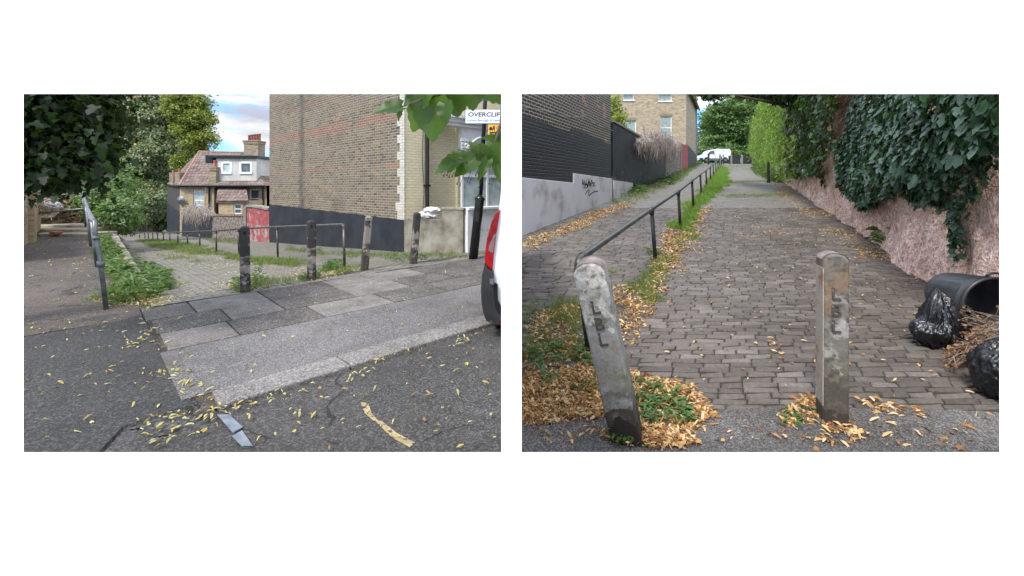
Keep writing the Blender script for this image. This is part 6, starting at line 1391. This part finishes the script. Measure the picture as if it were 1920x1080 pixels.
# ------------------------------------------------------------------ litter and grass of the right view
litter('fallen_leaves', 'deep drift of orange-brown fallen leaves round the foot of the leaning bollard', [
    ([(980, 700), (1130, 690), (1165, 760), (1160, 790), (980, 815)], 4200), ([(980, 600), (1110, 560), (1150, 700), (980, 720)], 1300, 1.5, 2), ([(1165, 700), (1290, 725), (1345, 790), (1300, 835), (1200, 846), (1190, 760)], 2100), ([(1150, 560), (1230, 560), (1190, 640), (1150, 660)], 500),
    ([(980, 800), (1160, 790), (1200, 846), (980, 846)], 60), ([(1120, 820), (1290, 800), (1290, 846), (1180, 848)], 300)], zR, m_litR, .045, tilt=.55, lift=.012)
litter('fallen_leaves', 'strips of orange leaves beside the hill railing and along the pale building foot', [
    ([(980, 455), (1150, 385), (1190, 378), (1120, 415), (1000, 470), (980, 475)], 3000), ([(1160, 580), (1225, 490), (1290, 410), (1330, 385), (1310, 430), (1260, 500), (1190, 600)], 2300), ([(1160, 600), (1225, 480), (1290, 390), (1350, 380), (1320, 440), (1270, 520), (1200, 620)], 900, .8, 4), ([(1225, 490), (1260, 470), (1290, 400), (1275, 400)], 900)], zR, m_litR, .052)
litter('fallen_leaves', 'orange leaves and bits scattered over the setts of the hill path', [
    ([(1200, 700), (1350, 480), (1600, 470), (1800, 620), (1830, 790), (1330, 800)], 300), ([(1330, 470), (1380, 380), (1560, 380), (1640, 480), (1600, 500)], 500, .9, 3), ([(1450, 345), (1500, 350), (1620, 425), (1740, 520), (1700, 530), (1560, 440), (1470, 380)], 3400, .7, 8),
    ([(1610, 470), (1680, 480), (1670, 492), (1600, 488)], 160), ([(1385, 440), (1470, 430), (1480, 442), (1400, 448)], 120)], zR, m_litR, .045)
litter('fallen_leaves', 'loose yellow leaves on the asphalt round the upright rust-stained bollard', [
    ([(1460, 780), (1535, 740), (1535, 790), (1480, 800)], 260), ([(1540, 795), (1620, 800), (1620, 838), (1550, 835)], 70), ([(1600, 750), (1700, 765), (1760, 790), (1640, 785)], 90), ([(1180, 848), (1300, 800), (1870, 775), (1870, 848)], 90), ([(1440, 645), (1470, 650), (1462, 680), (1440, 670)], 18)], zR, m_litR, .055)
grass('grass', 'bright grass strip beside the upper hill railing', [
    ([(1288, 400), (1318, 385), (1365, 345), (1362, 315), (1352, 312), (1335, 335), (1310, 370), (1280, 385)], 5200), ([(1262, 430), (1290, 400), (1300, 392), (1285, 440)], 900)], zR, mat_leaf('bright_grass_blade', [(.08, .18, .02), (.13, .27, .03), (.2, .34, .05), (.27, .36, .1)], .6, .35), .17, per=8)
grass('grass', 'low grass and moss between the setts left of the leaning bollard', [
    ([(980, 640), (1100, 540), (1150, 520), (1190, 500), (1240, 500), (1210, 540), (1130, 640), (1060, 700), (980, 700)], 900, 1.2, 2), ([(1190, 520), (1240, 480), (1300, 430), (1300, 440), (1250, 520), (1200, 560)], 500, 1.1, 6), ([(980, 560), (1080, 560), (1080, 640), (980, 680)], 300, 1.5, 9)], zR, m_grL, .09)
weeds('weeds', 'weeds growing along the foot of the yard walls, right view', [
    ([(1150, 372), (1190, 352), (1250, 330), (1305, 305), (1312, 307), (1260, 345), (1190, 372), (1160, 385)], 170), ([(1178, 365), (1195, 360), (1195, 350), (1180, 350)], 40), ([(1305, 303), (1318, 303), (1300, 322), (1285, 325)], 60)], zR, m_weed, .2, hgt=.15)
grass('grass', 'dry pale grass along the foot of the yard walls, right view', [([(1150, 380), (1190, 356), (1250, 333), (1310, 304), (1316, 306), (1270, 345), (1200, 378), (1160, 390)], 2400)], zR, m_grL, .2)
weeds('weeds', 'small green weeds in the leaf drift below the leaning bollard', [([(980, 650), (1100, 640), (1150, 760), (1000, 780)], 45, 1.2, 3), ([(1170, 720), (1260, 740), (1300, 800), (1190, 800)], 50), ([(1160, 820), (1185, 820), (1180, 840), (1160, 840)], 12), ([(1215, 470), (1235, 470), (1235, 480), (1215, 480)], 12)], zR, m_weed, .055, hgt=.04)
weeds('weeds', 'dandelion leaves and dry leaves heaped against the foot of the upright bollard', [([(1466, 788), (1532, 742), (1532, 790), (1490, 800)], 7)], zR, m_weed, .06, hgt=.02, up=.3)
weeds('weeds', 'greenery at the foot of the ivy wall up the hill path, right view', [([(1415, 310), (1440, 318), (1470, 345), (1440, 340), (1415, 322)], 260), ([(1630, 385), (1650, 390), (1665, 440), (1640, 440)], 20), ([(1650, 445), (1670, 450), (1668, 470), (1655, 465)], 12), ([(1808, 515), (1835, 520), (1835, 528), (1812, 528)], 8)], zR, m_weed, .2, hgt=.25)
grass('grass', 'thin grass lines across the upper cobbles, right view', [([(1350, 366), (1490, 362), (1490, 368), (1350, 372)], 500), ([(1365, 340), (1440, 338), (1440, 342), (1365, 344)], 400), ([(1362, 310), (1420, 310), (1430, 318), (1362, 320)], 500, .5, 2)], zR, m_grL, .1)
